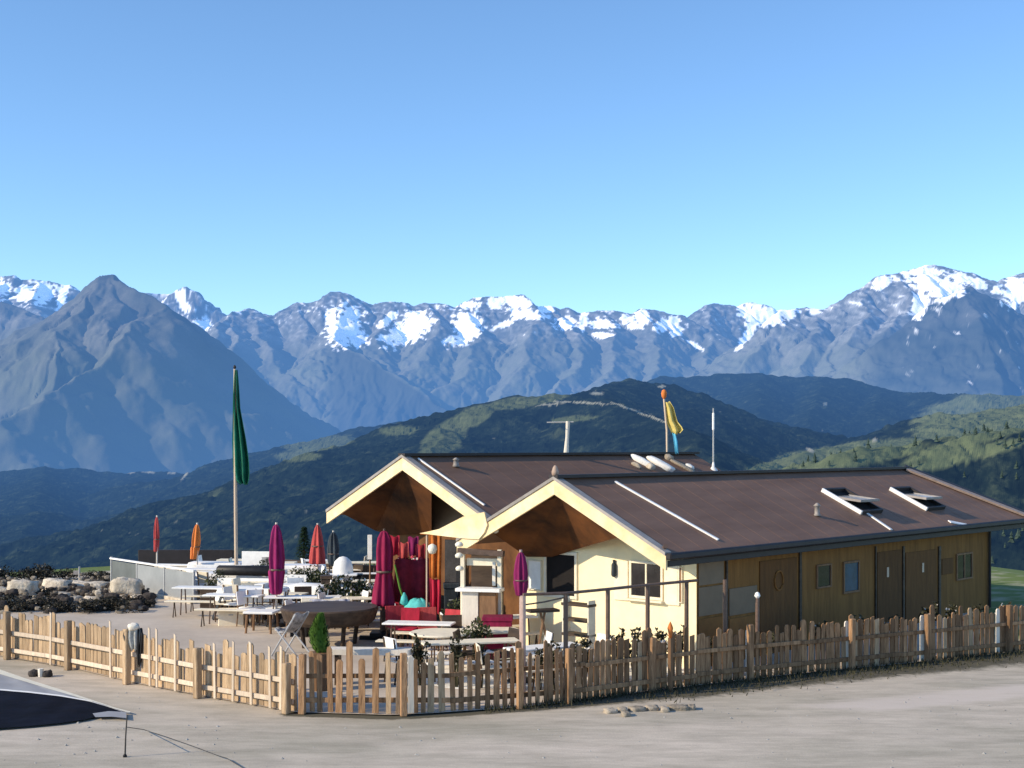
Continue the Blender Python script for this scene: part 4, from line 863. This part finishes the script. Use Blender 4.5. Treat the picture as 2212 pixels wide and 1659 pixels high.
for k,(px,D_,rz,lab) in enumerate(BS):
    t = thing('beer_table','narrow pale beer table '+lab,'table',gx(px,D_),R(rz),'narrow beer tables'); L_ = 1.5 if k%3 else 1.9
    MB().box((0,0,.74),(L_,.5,.04),bev=.01).build('tabletop', M['cream'] if k%2 else M['white'], t)
    for sx in (-1,1):
        for sy in (-1,1): MB().tube([(sx*L_*.38,sy*.2,0),(sx*L_*.38,sy*.12,.72)],.018,6).build('leg', M['steel'], t)
    for sd,wd in ((-1,'front'),(1,'rear')):
        b_ = thing('beer_bench',wd+' bench of the beer table '+lab,'bench',gx(px,D_)+Vector((-math.sin(R(rz))*.62*sd,math.cos(R(rz))*.62*sd,0)),R(rz),'narrow beer benches')
        MB().box((0,0,.44),(L_,.27,.035),bev=.01).build('seat', M['white'] if k%2 else M['cream'], b_)
        for sx in (-1,1): MB().tube([(sx*L_*.38,-.1,0),(sx*L_*.38,0,.42),(sx*L_*.38,.1,0)],.018,6).build('leg', M['darkbrown'], b_)
for k,(px,D_,rz,lab) in enumerate(BS):
    for sd,wd in ((-1,'left'),(1,'right')):
        if k in (7,8): continue
        e_ = 1.15 if k%3 else 1.35; q = gx(px,D_)+Vector((math.cos(R(rz))*e_*sd,math.sin(R(rz))*e_*sd-.05,0)); pxq = q.x/q.y*F+CX
        if pxq < 425 and D_ < 42: continue
        chair(pxq,q.y,wd+'-end chair of the beer table '+lab,R(rz+(90 if sd<0 else -90)+random.uniform(-25,25)),M['white' if (k+sd)%3 else 'cream'],M['darkbrown'] if k%2 else M['brown'],'chairs at the ends of the beer tables')
for px,D_,rz,m,lab in ((858,30.3,20,'red','red chair just right of the plum parasol'),(880,29.9,-15,'deepred','crimson chair before the flower tub'),(924,30.0,10,'redorange','coral chair at the foot of the orange banner'),(870,31.9,0,'deepred','crimson chair behind the green streamer'),(968,29.6,-30,'red','red chair between the banner and the kiosk')): chair(px,D_,lab,R(rz),M[m],M['brown'],'red seats before the rear hut')
for px,py,m,lab in ((852,1178,'deepred','crimson pennant hanging highest under the rear eaves'),(872,1192,'redorange','coral pennant hanging under the rear eaves'),(893,1180,'purple','purple pennant hanging under the rear eaves'),(908,1196,'red','red pennant nearest the orange banner')):
    o = cloth([(-.13,.13,.22),(-.12,.12,0),(-.10,.11,-.24)],3,.6,.04,'pennant',M[m],None); o.location = gx(px,32.3,z_at(py,32.3)); tag(o,lab,'pennant','pennants under the rear eaves')
# white rounded shell chair
t = thing('shell_chair', 'white rounded shell chair behind the flowering bush', 'chair', gx(741,39.8))
MB().lathe([(.22,.42),(.30,.46),(.30,.9),(.25,1.1),(.12,1.22),(.02,1.25)],20).build('shell', M['white'], t, True); MB().lathe([(.22,0),(.05,.05),(.04,.43)],14).build('stem', M['grey_metal'], t)
# patterned folding chair
t = thing('folding_chair', 'folding chair in black and white patterned cloth at the left of the dark round table', 'chair', gx(628,28.8), R(-25))
for sy in (-1,1):
    MB().tube([(-.34,sy*.25,0),(.30,sy*.25,.95)],.02,6).build('leg', M['grey_metal'], t); MB().tube([(.38,sy*.25,0),(-.22,sy*.25,.62)],.02,6).build('leg', M['grey_metal'], t)
b = MB(); n=8
for i in range(n):
    for k in range(n):
        u, v = i/(n-1), k/(n-1); b.v.append(Vector((-.25+.52*u, -.26+.52*v, .60-.22*math.sin(u*PI)+.34*u+.03*math.sin(v*7))))
b.f += [(i*n+k,i*n+k+1,(i+1)*n+k+1,(i+1)*n+k) for i in range(n-1) for k in range(n-1)]
o = b.build('sling', M['patch'], t, True); o.modifiers.new('th','SOLIDIFY').thickness=.015
# A-frame board
t = thing('a_frame_board', 'black A-frame board standing open on the grey floor', 'sign', gx(480,34.9), R(18))
for s__ in (-1,1): MB().box((s__*.13,0,.32),(.025,.36,.66),ry=s__*-.36).build('panel', M['black'], t)
MB().tube([(0,-.2,.62),(0,.2,.62)],.045,8).build('hinge', M['black'], t)
# windscreen
A = atz(419,1306); B_ = atz(241,1272); t = thing('windscreen', 'grey panelled windscreen with white top rail at the left edge of the terrace', 'windscreen', A, math.atan2(B_.y-A.y,B_.x-A.x)); LW = (B_-A).length
for i in range(3):
    x0, x1 = LW*i/3, LW*(i+1)/3; MB().box(((x0+x1)/2,0,.46),(x1-x0-.07,.02,.88)).build('panel', M['greyglass'] if i<2 else M['greyglass_dark'], t)
for i in range(4): MB().box((LW*i/3,0,.48),(.06,.06,.96+(.12 if i==3 else 0))).build('post', M['grey_metal'], t)
MB().box((LW/2,0,.965),(LW+.1,.10,.05)).build('top_rail', M['white'], t); MB().box((LW/2,.03,.06),(LW,.16,.12)).build('foot_slab', M['boulder'], t)
# parapets behind
def wall_run(a, b, h, w, m, name, label, cap=None):
    v = b-a; t = thing(name, label, 'wall', a, math.atan2(v.y,v.x)); L_ = v.length
    MB().box((L_/2,0,h/2),(L_,w,h),bev=.02).build('wall', m, t)
    if cap: MB().box((L_/2,0,h+.025),(L_+.06,w+.08,.05)).build('coping', cap, t)
wall_run(gx(300,48.5),gx(505,48.5),.78,.25,M['roof_dark'],'dark_wall','dark low wall behind the white parapet left of the flagpole')
wall_run(gx(336,46.2),gx(512,45.6),.42,.22,M['cream'],'parapet','low cream parapet between the orange parasol and the flagpole',M['white'])
wall_run(gx(600,46.5),gx(845,43.5),.62,.25,M['darkbrown'],'dark_wall','dark low wall behind the white tables, left of the rear hut')
t = thing('notice_panel', 'upright white panel with a dark picture, left of the tall purple parasol', 'panel', gx(556,42.2), R(-8)); MB().box((0,0,.85),(1.0,.05,.72)).build('board', M['white'], t); MB().box((.30,-.032,.84),(.30,.012,.40)).build('picture', M['patch'], t)
for sx in (-1,1): MB().box((sx*.42,.01,.25),(.05,.05,.5)).build('leg', M['white'], t)
o = MB().box((0,0,0),(.12,.03,.66)).build('sign_board', M['white']); o.location = gx(799,36.0,z_at(1182,36.0)); tag(o,'narrow upright white sign at the left corner of the rear hut','sign')
MBp = MB().tube([(0,0,-1.85),(0,.05,.33)],.025,6).build('sign_stake', M['brown'], o)
# kiosk
t = thing('serving_kiosk', 'wooden serving kiosk with white counter between the two gables', 'kiosk', gx(1000,28.9), R(-14)); s_ = 28.9/F
kw = .82
for sx in (0,kw): MB().box((sx,0,1.15),(.09,.09,2.3)).build('post', M['cream'], t)
MB().box((kw/2,-.03,2.24),(kw+.2,.16,.12),ry=.05).build('lintel', M['steel'], t); MB().box((kw/2,-.12,1.45),(kw+.16,.42,.07)).build('counter', M['white'], t)
MB().box((kw/2,.5,1.2),(kw-.1,.05,2.0)).build('back_board', M['darkbrown'], t); MB().box((kw/2,.1,2.02),(kw-.12,.05,.16)).build('valance', M['cream'], t); MB().box((kw-.12,-.02,1.78),(.07,.06,.5)).build('jamb', M['pale_wood'], t)
for k in range(2):
    c_ = MB().box((.22+k*.39,-.02,.72),(.36,.40,1.36)).build('cabinet', M['pale_wood'] if k==0 else M['brown'], t); MB().box((.22+k*.39+.12,-.235,.8),(.02,.03,.12)).build('handle', M['steel'], c_)
for k,(px,py) in enumerate(((996,1176),(996,1200),(997,1228))):
    o = MB().lathe([(.03,-.05),(.08,-.04),(.09,.01),(.05,.05),(.02,.06)],16).build('hanging_lantern', M['lamp'],None,True); o.location = gx(px-4,28.4,z_at(py,28.4)); tag(o,('uppermost','middle','lowest')[k]+' of the three pale lanterns strung left of the kiosk','lantern','pale lanterns beside the kiosk')
# porch shade
wall_run(OB+VV*1.0+UU*1.2+Vector((0,0,-.42)),OB+VV*1.0+UU*4.6+Vector((0,0,-.42)),.9,.08,M['darkbrown'],'screen','dark wooden screen in front of the rear hut wall')
# flowers in red tub and crimson cloth
t = thing('flower_tub', 'crimson tub with pink-white blossoms standing before the rear hut', 'planter', gx(886,32.2,.0))
MB().lathe([(.20,.9),(.24,.95),(.28,1.45),(.25,1.47)],20).build('tub', M['deepred'], t, True); MB().box((0,0,.45),(.5,.5,.9)).build('stand', M['darkbrown'], t)
MB().leaves([(0,0,1.62)],[(.36,.3,.24)],150,.10,3).build('leaves', M['shrub'], t); MB().leaves([(0,-.05,1.66)],[(.40,.3,.24)],110,.09,4,.9).build('blossom', M['redflower'], t); MB().leaves([(0,-.1,1.74)],[(.36,.2,.14)],50,.07,5,.9).build('pale_blossom', M['blossom'], t)
o = cloth([(-.42,.42,.62),(-.44,.44,.3),(-.46,.45,0),(-.46,.46,-.38)],5,.7,.06,'crimson_cloth',mat('wine_cloth',(.17,.010,.022),.85,.35,6,bump=.2),None); o.location = gx(893,31.5,z_at(1265,31.5)); tag(o,'dark crimson cloth hanging below the flower tub','cloth')
o = MB().lathe([(.30,0),(.36,.25),(.36,.55),(.28,.78),(.12,.86)],20).build('barrel', M['darkbrown'],None,True); o.location = gx(905,30.9); tag(o,'dark round barrel before the crimson cloth','barrel')
b = MB(); n=12
for i in range(6):
    for k in range(n): a_ = PI*.95+PI*.9*k/(n-1); rr_ = .05+.30*i/5; b.v.append(Vector((rr_*math.cos(a_)*1.1, rr_*math.sin(a_), .26-.34*(i/5)**2.2+.02*math.sin(k*2.1))))
b.f += [(i*n+k,i*n+k+1,(i+1)*n+k+1,(i+1)*n+k) for i in range(5) for k in range(n-1)]
o = b.build('turquoise_cloth', M['teal'],None,True); o.modifiers.new('th','SOLIDIFY').thickness=.03; o.location = gx(905,30.9,.72); tag(o,'turquoise cloth draped over the dark barrel','cloth')
t = thing('green_streamer','thin green streamer on a leaning stick right of the plum parasol','streamer',gx(862,30.9)); MB().tube([(-.10,0,z_at(1220,30.9)),(.02,0,z_at(1270,30.9)),(.12,0,z_at(1300,30.9)),(.15,0,.02)],[.02,.025,.02,.015],8).build('stick', M['greencloth'], t)
MB().lathe([(.03,0),(.10,.06),(.07,.2),(.02,.3)],10,off=(.12,0,z_at(1308,30.9))).build('streamer_end', M['teal'], t, True)
# shelves by the gable
t = thing('shelf_rack', 'tall rack with dark shelves standing against the sunny gable', 'rack', gx(1250,26.9), ANG+PI/2)
for z,w in ((.42,.62),(.74,.70),(1.03,.62),(1.34,.72)): MB().box((0,0,z),(w,.26,.055)).build('shelf', M['darkbrown'], t)
for sx in (-1,1): MB().box((sx*.33,.0,.72),(.04,.22,1.44)).build('upright', M['cream'], t)
t = thing('trestle', 'small dark trestle table left of the shelf rack', 'table', gx(1172,26.4), R(20)); MB().box((0,0,1.28),(.62,.3,.05)).build('tabletop', M['darkbrown'], t)
for sx in (-1,1): MB().tube([(sx*.24,-.1,0),(-sx*.05,.0,1.26)],.025,6).build('leg', M['brown'], t)

# ------------------------------------------------------------------ tall railing at the fence
RP = [(1130,1287,1530),(1222,1284,1522),(1313,1275,1508),(1399,1266,1494),(1483,1258,1484)]
q0 = atz(1130,1530); t = thing('railing', 'tall brown pole railing standing just inside the fence before the sunny gable', 'railing', (q0.x,q0.y,0))
tops = []
for px,y1,y0 in RP:
    p = gx(px, (CZ)*F/(y0-HY)+.25)-Vector((q0.x,q0.y,0)); h = z_at(y1, p.y+q0.y); tops.append(Vector((p.x,p.y,h)))
    MB().tube([(p.x,p.y,0),(p.x,p.y,h)],.05 if px<1140 else .042,10).build('post', M['steelpink'] if px<1140 else M['steel'], t)
tops.append(tops[-1]+(tops[-1]-tops[-2])*.28)
MB().tube([v+Vector((0,0,.02)) for v in tops],.028,8).build('top_rail', M['steel'], t)
MB().tube([tops[0]-Vector((0,0,.16)),(tops[0]+tops[1])/2-Vector((0,0,.12)),tops[1]-Vector((0,0,.05))],.014,8).build('brace', M['steel'], t)
for px,y1,y0,lab in ((1566,1252,1478,'slim brown post inside the fence at the grey wall panels'),(1636,1292,1470,'slim grey post with a white knob before the brown door')):
    p = gx(px,CZ*F/(y0-HY)+.3); o = MB().tube([(0,0,0),(0,0,z_at(y1,p.y))],.04,10).build('slim_post', M['steel']); o.location = p; tag(o,lab,'post')
    if px > 1600: MB().lathe([(.02,-.05),(.06,0),(.04,.06),(.01,.08)],10,off=(0,0,z_at(y1,p.y)+.04)).build('knob', M['white'], o)
t = thing('garden_torch','small orange torch on a brown stake behind the fence, left of the last railing post','torch',gx(1448,24.6)); MB().tube([(0,0,0),(0,0,z_at(1378,24.6))],.045,8).build('stake', M['brown'], t); MB().lathe([(.03,0),(.04,.1),(.055,.18),(.03,.25),(.005,.3)],10,off=(0,0,z_at(1378,24.6))).build('flame_cover', M['orange'], t, True)

# ------------------------------------------------------------------ jacket on the post
ln = Line(FL); p,a = ln.at(ln.find(289)); t = thing('jacket','grey and black jacket hung over the second fence post from the corner','jacket',(p.x+.05,p.y-.13,0))
MB().rock((-.02,.0,1.10),(.21,.20,.15),31,.2,.10).build('hood', M['pale_wood'], t)
cloth([(-.10,.08,1.13),(-.15,.11,1.04),(-.16,.10,.90),(-.12,.09,.78),(-.06,.05,.66)],5,.5,.035,'body',M['jacket'],t)
cloth([(.03,.14,1.06),(.02,.16,.92),(.02,.15,.72),(.04,.13,.52),(.06,.10,.36)],4,.5,.03,'lining',M['black'],t)
cloth([(-.20,-.11,1.02),(-.22,-.13,.92),(-.20,-.13,.80)],3,.5,.02,'sleeve',M['darkcloth'],t)

# ------------------------------------------------------------------ rockery on the left
BL = [(49,1271,62,38,40.0,'cracked cream boulder block second from the left'),(4,1276,40,16,40.5,'low pale slab at the far left edge of the rockery'),(124,1266,62,34,41.5,'large white boulder sloping down to the right in the middle of the rockery'),(194,1268,92,26,42.2,'long low white slab right of the large white boulder'),(275,1267,66,42,39.4,'square yellow-cream boulder in front of the windscreen'),(135,1289,38,22,39.4,'flat cream boulder below the large white one'),(165,1294,17,15,38.8,'small round cream boulder between the flat one and the orange one'),(198,1294,34,13,38.6,'small orange-lit wedge-shaped boulder under the long slab'),(215,1280,14,14,39.6,'small pointed pale boulder under the right end of the long slab'),(300,1292,30,16,38.9,'rounded pale stone at the foot of the windscreen')]
for i,(cx,cy,w,h,D_,lab) in enumerate(BL):
    s_ = D_/F; o = MB().rock((0,0,0),(w*s_*1.06,max(.5,w*s_*.7),h*s_*.98),40+i,.85,.13).build('boulder', M['boulder']); o.location = gx(cx,D_,z_at(cy,D_)); o.rotation_euler = (0,R(random.uniform(2,7)),R(random.uniform(-12,12))); tag(o,lab,'boulder','boulders of the rockery')
b = MB(); rnd = random.Random(5)
for i in range(330):
    px = rnd.uniform(-40,330); D_ = rnd.uniform(36,45); sz = rnd.uniform(.04,.15)*(.8+.4*rnd.random()); b.rock(gx(px,D_,rnd.uniform(.02,.30 if D_>38.5 else .2)),(sz*1.5,sz,sz),i,.4,.15)
stuff(b.build('rubble', mat('grey_rubble',(.20,.165,.13),.95,.4,3,bump=.8,col2=(.50,.43,.34))))
b = MB()
for i in range(160):
    px = rnd.uniform(-40,330); D_ = rnd.uniform(36,44); sz = rnd.uniform(.08,.26); b.rock(gx(px,D_,rnd.uniform(.02,.22)),(sz*1.5,sz,sz),i+500,.3,.2)
stuff(b.build('dark_rubble', M['rockdark']))
sh = []
def shrub_proto(seed, m, blossom=False, n=3, cnt=170, sz=.085):
    rnd = random.Random(seed); t = bpy.data.objects.new('shrub', None); C.objects.link(t)
    cs = [(rnd.uniform(-.45,.45),rnd.uniform(-.3,.3),rnd.uniform(.18,.38)) for _ in range(n+2)]; rs = [(rnd.uniform(.25,.42),rnd.uniform(.25,.4),rnd.uniform(.18,.3)) for _ in cs]
    MB().leaves(cs,rs,cnt,sz,seed).build('foliage', m, t)
    b = MB()
    for c in cs:
        b.tube([(c[0]*.2,c[1]*.2,0),(c[0]*.7,c[1]*.7,c[2]*.6),c],[.02,.014,.006],5)
    b.build('stem', M['bark'], t)
    if blossom: MB().leaves(cs,[tuple(x*1.05 for x in r) for r in rs],4,.05,seed+1,.9).build('dry_leaves', M['boulder'], t)
    return t
hp = [shrub_proto(s_, M['heather'], True) for s_ in (11,12,13)]
SP = [(15,44.5,1.1,'dark heather shrub behind the cracked boulder block, at the far left skyline'),(70,44.5,1.3,'tall dark heather shrub on the skyline between the cracked block and the large white boulder'),(100,45,1.25,'rounded heather shrub on the skyline above the large white boulder'),(140,45.2,1.0,'heather shrub on the skyline left of the thin grey post'),(200,45,1.0,'heather shrub on the skyline behind the long white slab'),(232,44,.95,'heather shrub at the left end of the windscreen'),(20,36.9,1.25,'dark heather shrub in front of the low slab at the far left'),(66,37.0,1.0,'heather shrub below the right end of the cracked block'),(88,40.2,1.05,'heather shrub between the cracked block and the large white boulder'),(110,36.9,1.1,'dark heather shrub below the flat cream boulder'),(150,36.7,1.0,'low heather shrub in front of the small round boulder'),(190,36.6,1.15,'broad heather shrub below the orange-lit boulder'),(182,40.4,.75,'heather tuft between the long slab and the orange-lit boulder'),(232,37.2,1.15,'dark heather shrub left of the square boulder'),(262,36.6,1.1,'heather shrub below the square boulder'),(298,37.4,.95,'heather shrub at the near end of the rockery beside the grey floor'),(40,36.4,1.0,'nearest heather shrub at the far left behind the fence'),(-20,37.5,1.2,'heather shrub cut by the left edge of the picture'),(308,39.2,.6,'small heather tuft at the foot of the windscreen'),(128,36.3,.8,'nearest heather tuft behind the middle of the left fence'),(222,36.6,.75,'low heather tuft behind the post of the left fence')]
for i,(px,D_,s_,lab) in enumerate(SP):
    o = hp[i] if i < 3 else copy_tree(hp[i%3]); o.location = gx(px,D_,0); o.rotation_euler=(0,0,random.random()*6.3); o.scale=(s_,s_*.8,s_*random.uniform(.5,.65)*(1.25 if D_>43 else .85 if D_>38.9 else 1)); tag(o,lab,'shrub','heather shrubs of the rockery')
t = thing('marker_post','thin grey post standing in the heather on the left skyline','post',gx(171,44.6)); MB().tube([(0,0,0),(.01,0,z_at(1224,44.6))],.03,8).build('pole', M['grey_metal'], t); MB().box((-.10,0,z_at(1224,44.6)-.2),(.18,.02,.14)).build('plate', M['roof_grey'], t)
# flowering bush on terrace + conifer behind
t = thing('flowering_bush','dark green bush with many white blossoms in a tub in the middle of the terrace','bush',gx(752,34.2)); cs=[(-.5,0,.75),(-.1,0,.95),(.3,.1,.8),(.65,0,.7),(.1,-.2,.6)]; rs=[(.35,.3,.32)]*5
MB().leaves(cs,rs,260,.11,21).build('foliage', M['shrub'], t); MB().leaves(cs[1:],[(.4,.33,.36)]*4,70,.085,22,.9).build('blossom', M['blossom'], t); MB().lathe([(.4,0),(.5,.42),(.47,.45)],18).build('tub', M['cream'], t); MB().tube([(0,0,.3),(.05,0,.9)],.04,6).build('stem', M['bark'], t)
t = thing('conifer','small dark green conifer beyond the terrace wall, left of the cone-shaped parasol','tree',gx(657,49)); b=MB(); rnd=random.Random(8)
for k in range(1300):
    h=rnd.random()**.8; r_=(1-h)*.42*(.4+.6*rnd.random()); a_=rnd.random()*6.3; p=Vector((r_*math.cos(a_),r_*math.sin(a_),.25+h*1.35)); d_=Vector((math.cos(a_),math.sin(a_),-.35)); w_=Vector((-math.sin(a_),math.cos(a_),0)); l_=.13
    b.add([p,p+d_*l_*.5+w_*.03,p+d_*l_,p+d_*l_*.5-w_*.03],[(0,1,2,3)])
b.build('crown', M['conifer'], t); MB().tube([(0,0,-.3),(0,0,1.55)],[.06,.015],8).build('trunk', M['bark'], t)
# weeds along the right fence
wp = []
for s_ in (61,62,63):
    rnd = random.Random(s_); t = bpy.data.objects.new('wild_plant', None); C.objects.link(t); b = MB(); b2=MB()
    for k in range(9):
        a_=rnd.random()*6.3; h=rnd.uniform(.55,1.0); e=Vector((math.cos(a_)*.22*rnd.random(),math.sin(a_)*.18*rnd.random(),h)); b.tube([(e.x*.2,e.y*.2,0),(e.x*.6,e.y*.6,h*.6),e],[.012,.009,.005],5,False)
        b2.leaves([e*.75,e*.95],[(.09,.09,.16),(.06,.06,.1)],16,.085,s_*50+k,.5)
    b.build('stem', M['weed'], t); b2.build('foliage', M['weed'], t); MB().leaves([(0,0,.8)],[(.22,.2,.22)],10,.05,s_,.9).build('blossom', M['blossom'], t); wp.append(t)
WL = [(910,25.2,1.0,'behind the fence in front of the round cream table'),(985,25.0,1.0,'bushy, behind the fence left of the pink pole'),(1040,24.9,.9,'behind the fence between the kiosk table and the pink pole'),(1165,24.7,.9,'right of the pink pole behind the fence'),(1200,24.6,.95,'left of the second railing post'),(1262,24.9,1.05,'right of the second railing post below the shelf rack'),(1335,25.2,1.1,'right of the third railing post'),(1372,25.4,1.1,'left of the fourth railing post'),(1425,25.6,1.1,'left of the orange torch'),(1468,26,1.05,'right of the orange torch'),(1530,26.6,.85,'at the near corner of the brown side wall'),(1660,27.4,.9,'before the door with the ring emblem'),(1765,28.2,1.0,'below the small left side window'),(1850,28.8,1.05,'below the blue side window'),(1930,29.2,1.05,'before the door with the left slit window'),(2008,29.7,1.25,'tallest, before the right slit-window door'),(2060,30,1.2,'below the far side window'),(2110,30.5,1.15,'at the far corner of the hut'),(2170,31,1.1,'right of the hut at the edge of the picture')]
for i,(px,D_,s_,lab) in enumerate(WL):
    o = wp[i] if i < 3 else copy_tree(wp[i%3]); o.location = gx(px,D_,.02); o.rotation_euler=(0,0,random.random()*6.3); o.scale=(s_,s_,s_*(.95 if px<1500 else .82)); tag(o,'wild plant '+lab,'plant','wild plants along the right fence')
# grass and kerb stones
b = MB(); rnd = random.Random(17); lr = Line(FR)
for k in range(4200):
    d_=rnd.uniform(3.2,lr.l[-1]); p,a_=lr.at(d_); px=p.x/p.y*F+CX; off=abs(rnd.gauss(0,.16 if px<1350 else .42)); off = off if rnd.random()<.75 else -off*.5
    if px<1150 and rnd.random()<.45: continue
    q=Vector((p.x+off*math.sin(a_),p.y-off*math.cos(a_),.02)); h=rnd.uniform(.03,.12); an_=rnd.random()*6.3; l=Vector((math.cos(an_),math.sin(an_),0)); tp=q+Vector((rnd.gauss(0,.03),rnd.gauss(0,.03),h))
    b.add([q-l*.012,q+l*.012,tp],[(0,1,2)])
stuff(b.build('grass', M['weed']))
for i,(px,py,w,dk) in enumerate(((1318,1534,26,0),(1345,1532,20,1),(1376,1530,34,0),(1408,1528,26,1),(1436,1531,18,0),(1466,1527,44,0),(1494,1526,16,1),(1352,1541,18,0))):
    p = atz(px,py+6); s_=p.y/F; o = MB().rock((0,0,.03),(w*s_*1.15,.26,.11),90+i,.8,.12).build('kerb_stone', M['kerb']); o.location=p; o.rotation_euler=(0,0,R(random.uniform(-10,25)))
    tag(o,['wide tan kerb stone at the left end of the row below the fence','second kerb stone from the left, small and dark','broad flat kerb stone, third from the left','fourth kerb stone from the left, dark edged','small round kerb stone left of the longest one','longest pale kerb stone near the right end of the row','last small kerb stone at the right end of the row','kerb stone lying out in front of the row'][i],'stone','kerb stones below the right fence')
# dark stones and stub on the lane
for px,py,w,lab in ((72,1457,17,'dark stone left of the pale stub by the lane'),(103,1458,17,'dark stone right of the pale stub by the lane')):
    p=atz(px,py+4); o=MB().rock((0,0,.05),(w*p.y/F*1.2,.22,.16),int(px),.3,.15).build('dark_stone',M['rockdark']); o.location=p; tag(o,lab,'stone')
p=atz(88,1462); o=MB().tube([(0,0,0),(0,0,.16)],[.05,.06],8).build('stub_post',M['pale_wood']); o.location=p; tag(o,'short pale stub standing between two dark stones by the lane','post')

# ------------------------------------------------------------------ tarpaulin-covered platform bottom left
def gs(pts, z): return [atz(px,py,z) for px,py in pts]
O_ = atz(120,1520); t = thing('ground_tarpaulin','navy tarpaulin lying on the lane in the bottom left corner, grey border, cream hem','tarpaulin',(O_.x,O_.y,0))
def strip_mesh(a, b_, za, zb, name, m, n_=40, wob=.0):
    la, lb_ = Line(gs(a,za)), Line(gs(b_,zb)); b = MB(); rows_ = 5
    for i_ in range(n_):
        p_, q_ = la.at(la.l[-1]*i_/(n_-1))[0], lb_.at(lb_.l[-1]*i_/(n_-1))[0]
        for r_ in range(rows_):
            v = p_.lerp(q_, r_/(rows_-1)); v.z += wob*math.sin(i_*.9+r_*1.3)*math.sin(r_/(rows_-1)*PI); b.v.append(v-Vector((O_.x,O_.y,0)))
    b.f = [(i_*rows_+r_,i_*rows_+r_+1,(i_+1)*rows_+r_+1,(i_+1)*rows_+r_) for i_ in range(n_-1) for r_ in range(rows_-1)]
    return b.build(name, m, t, True)
HE = ((-160,1394),(0,1446),(60,1467),(130,1489),(200,1512),(250,1529),(282,1537))
HI = ((-160,1404),(0,1456),(60,1474),(130,1495),(200,1515),(250,1531),(280,1539))
NV = ((-160,1486),(0,1491),(60,1496),(130,1504),(200,1517),(240,1529),(262,1537))
NB = ((-160,1590),(0,1573),(60,1569),(130,1562),(185,1554),(222,1544),(256,1538))
strip_mesh(HE,HI,.05,.05,'hem',M['hem']); strip_mesh(HI,NV,.046,.042,'border',M['tarp'],40,.012); strip_mesh(NV,NB,.040,.036,'sheet',M['navy'],40,.012)
strip_mesh(((0,1488),(60,1493),(130,1501),(200,1514)),((0,1491),(60,1496),(130,1504),(200,1516)),.048,.048,'edge_cord',M['white'])
strip_mesh(((200,1541),(235,1536),(272,1538)),((206,1549),(240,1548),(274,1551)),.055,.05,'loose_flap',M['tarp'],12)
K = atz(270,1636); zk = z_at(1545,K.y)
t = thing('corner_stake','thin dark stake with a long cord at the corner of the navy tarpaulin','stake',(K.x,K.y,0))
MB().tube([(0,0,0),(.01,0,zk*.5),(.03,0,zk)],[.013,.011,.009],6).build('stake', M['wire'], t); MB().lathe([(.03,0),(.03,.03),(.012,.05)],8).build('foot', M['black'], t)
MB().tube([Vector((.02,0,zk*.72))]+[atz(px,py,.04)-Vector((K.x,K.y,0)) for px,py in ((310,1576),(360,1592),(420,1613),(470,1632),(490,1638),(530,1662),(600,1700))],.006,6).build('cord', M['wire'], t)
# loose pebbles
b = MB(); rnd = random.Random(23)
for k in range(380):
    px = rnd.uniform(-80,2300); py = 1440+rnd.random()*230; p = atz(px,py)
    lim = np.interp(px,[0,640,900,1300,2212],[1440,1556,1562,1545,1425])
    if py < lim+6: continue
    r_ = rnd.choice((.012,.018,.022,.03)); 
    vs = [p+Vector((math.cos(a_)*r_*rnd.uniform(.7,1.2),math.sin(a_)*r_*rnd.uniform(.6,1.1),0)) for a_ in np.linspace(0,2*PI,6,endpoint=False)]
    b.add(vs+[p+Vector((rnd.uniform(-.3,.3)*r_,rnd.uniform(-.3,.3)*r_,r_*rnd.uniform(.5,.9)))],[(k_,(k_+1)%6,6) for k_ in range(6)])
stuff(b.build('gravel', M['palegravel']))

# ------------------------------------------------------------------ sun, sky, camera
SE, SA = R(26), math.atan2(-.93,-.36)            # sun in the left, a little behind the viewer
sdir = Vector((math.cos(SE)*math.sin(SA), math.cos(SE)*math.cos(SA), math.sin(SE)))
sun = bpy.data.lights.new('sun','SUN'); sun.energy = 5.0; sun.angle = R(.55); sun.color = (1,.85,.62)
so = bpy.data.objects.new('sun', sun); C.objects.link(so); so.rotation_euler = (-sdir).to_track_quat('-Z','Y').to_euler()
w = bpy.data.worlds.new('World'); sc.world = w; w.use_nodes = True; nt = w.node_tree; nt.nodes.clear()
out = nt.nodes.new('ShaderNodeOutputWorld'); bg = nt.nodes.new('ShaderNodeBackground'); sky = nt.nodes.new('ShaderNodeTexSky')
sky.sky_type = 'NISHITA'; sky.sun_disc = False; sky.sun_elevation = SE; sky.sun_rotation = SA; sky.altitude = 1800; sky.air_density = 1.0; sky.dust_density = .3; sky.ozone_density = 3.0
hs = nt.nodes.new('ShaderNodeMix'); hs.data_type = 'RGBA'; hs.blend_type = 'MULTIPLY'; hs.inputs[0].default_value = 1; hs.inputs[7].default_value = (1.24,1.44,1.53,1)
nt.links.new(sky.outputs[0], hs.inputs[6]); nt.links.new(hs.outputs[2], bg.inputs[0]); bg.inputs[1].default_value = .15; nt.links.new(bg.outputs[0], out.inputs[0])
cam = bpy.data.cameras.new('camera'); co = bpy.data.objects.new('camera', cam); C.objects.link(co); sc.camera = co
co.location = (0,0,CZ); co.rotation_euler = (R(90),0,0); cam.sensor_width = 36; cam.lens = 36*F/2212; cam.shift_y = (HY-829.5)/2212; cam.clip_end = 40000; cam.clip_start = .1
sc.view_settings.view_transform = 'Standard'; sc.view_settings.look = 'None'; sc.view_settings.exposure = 0
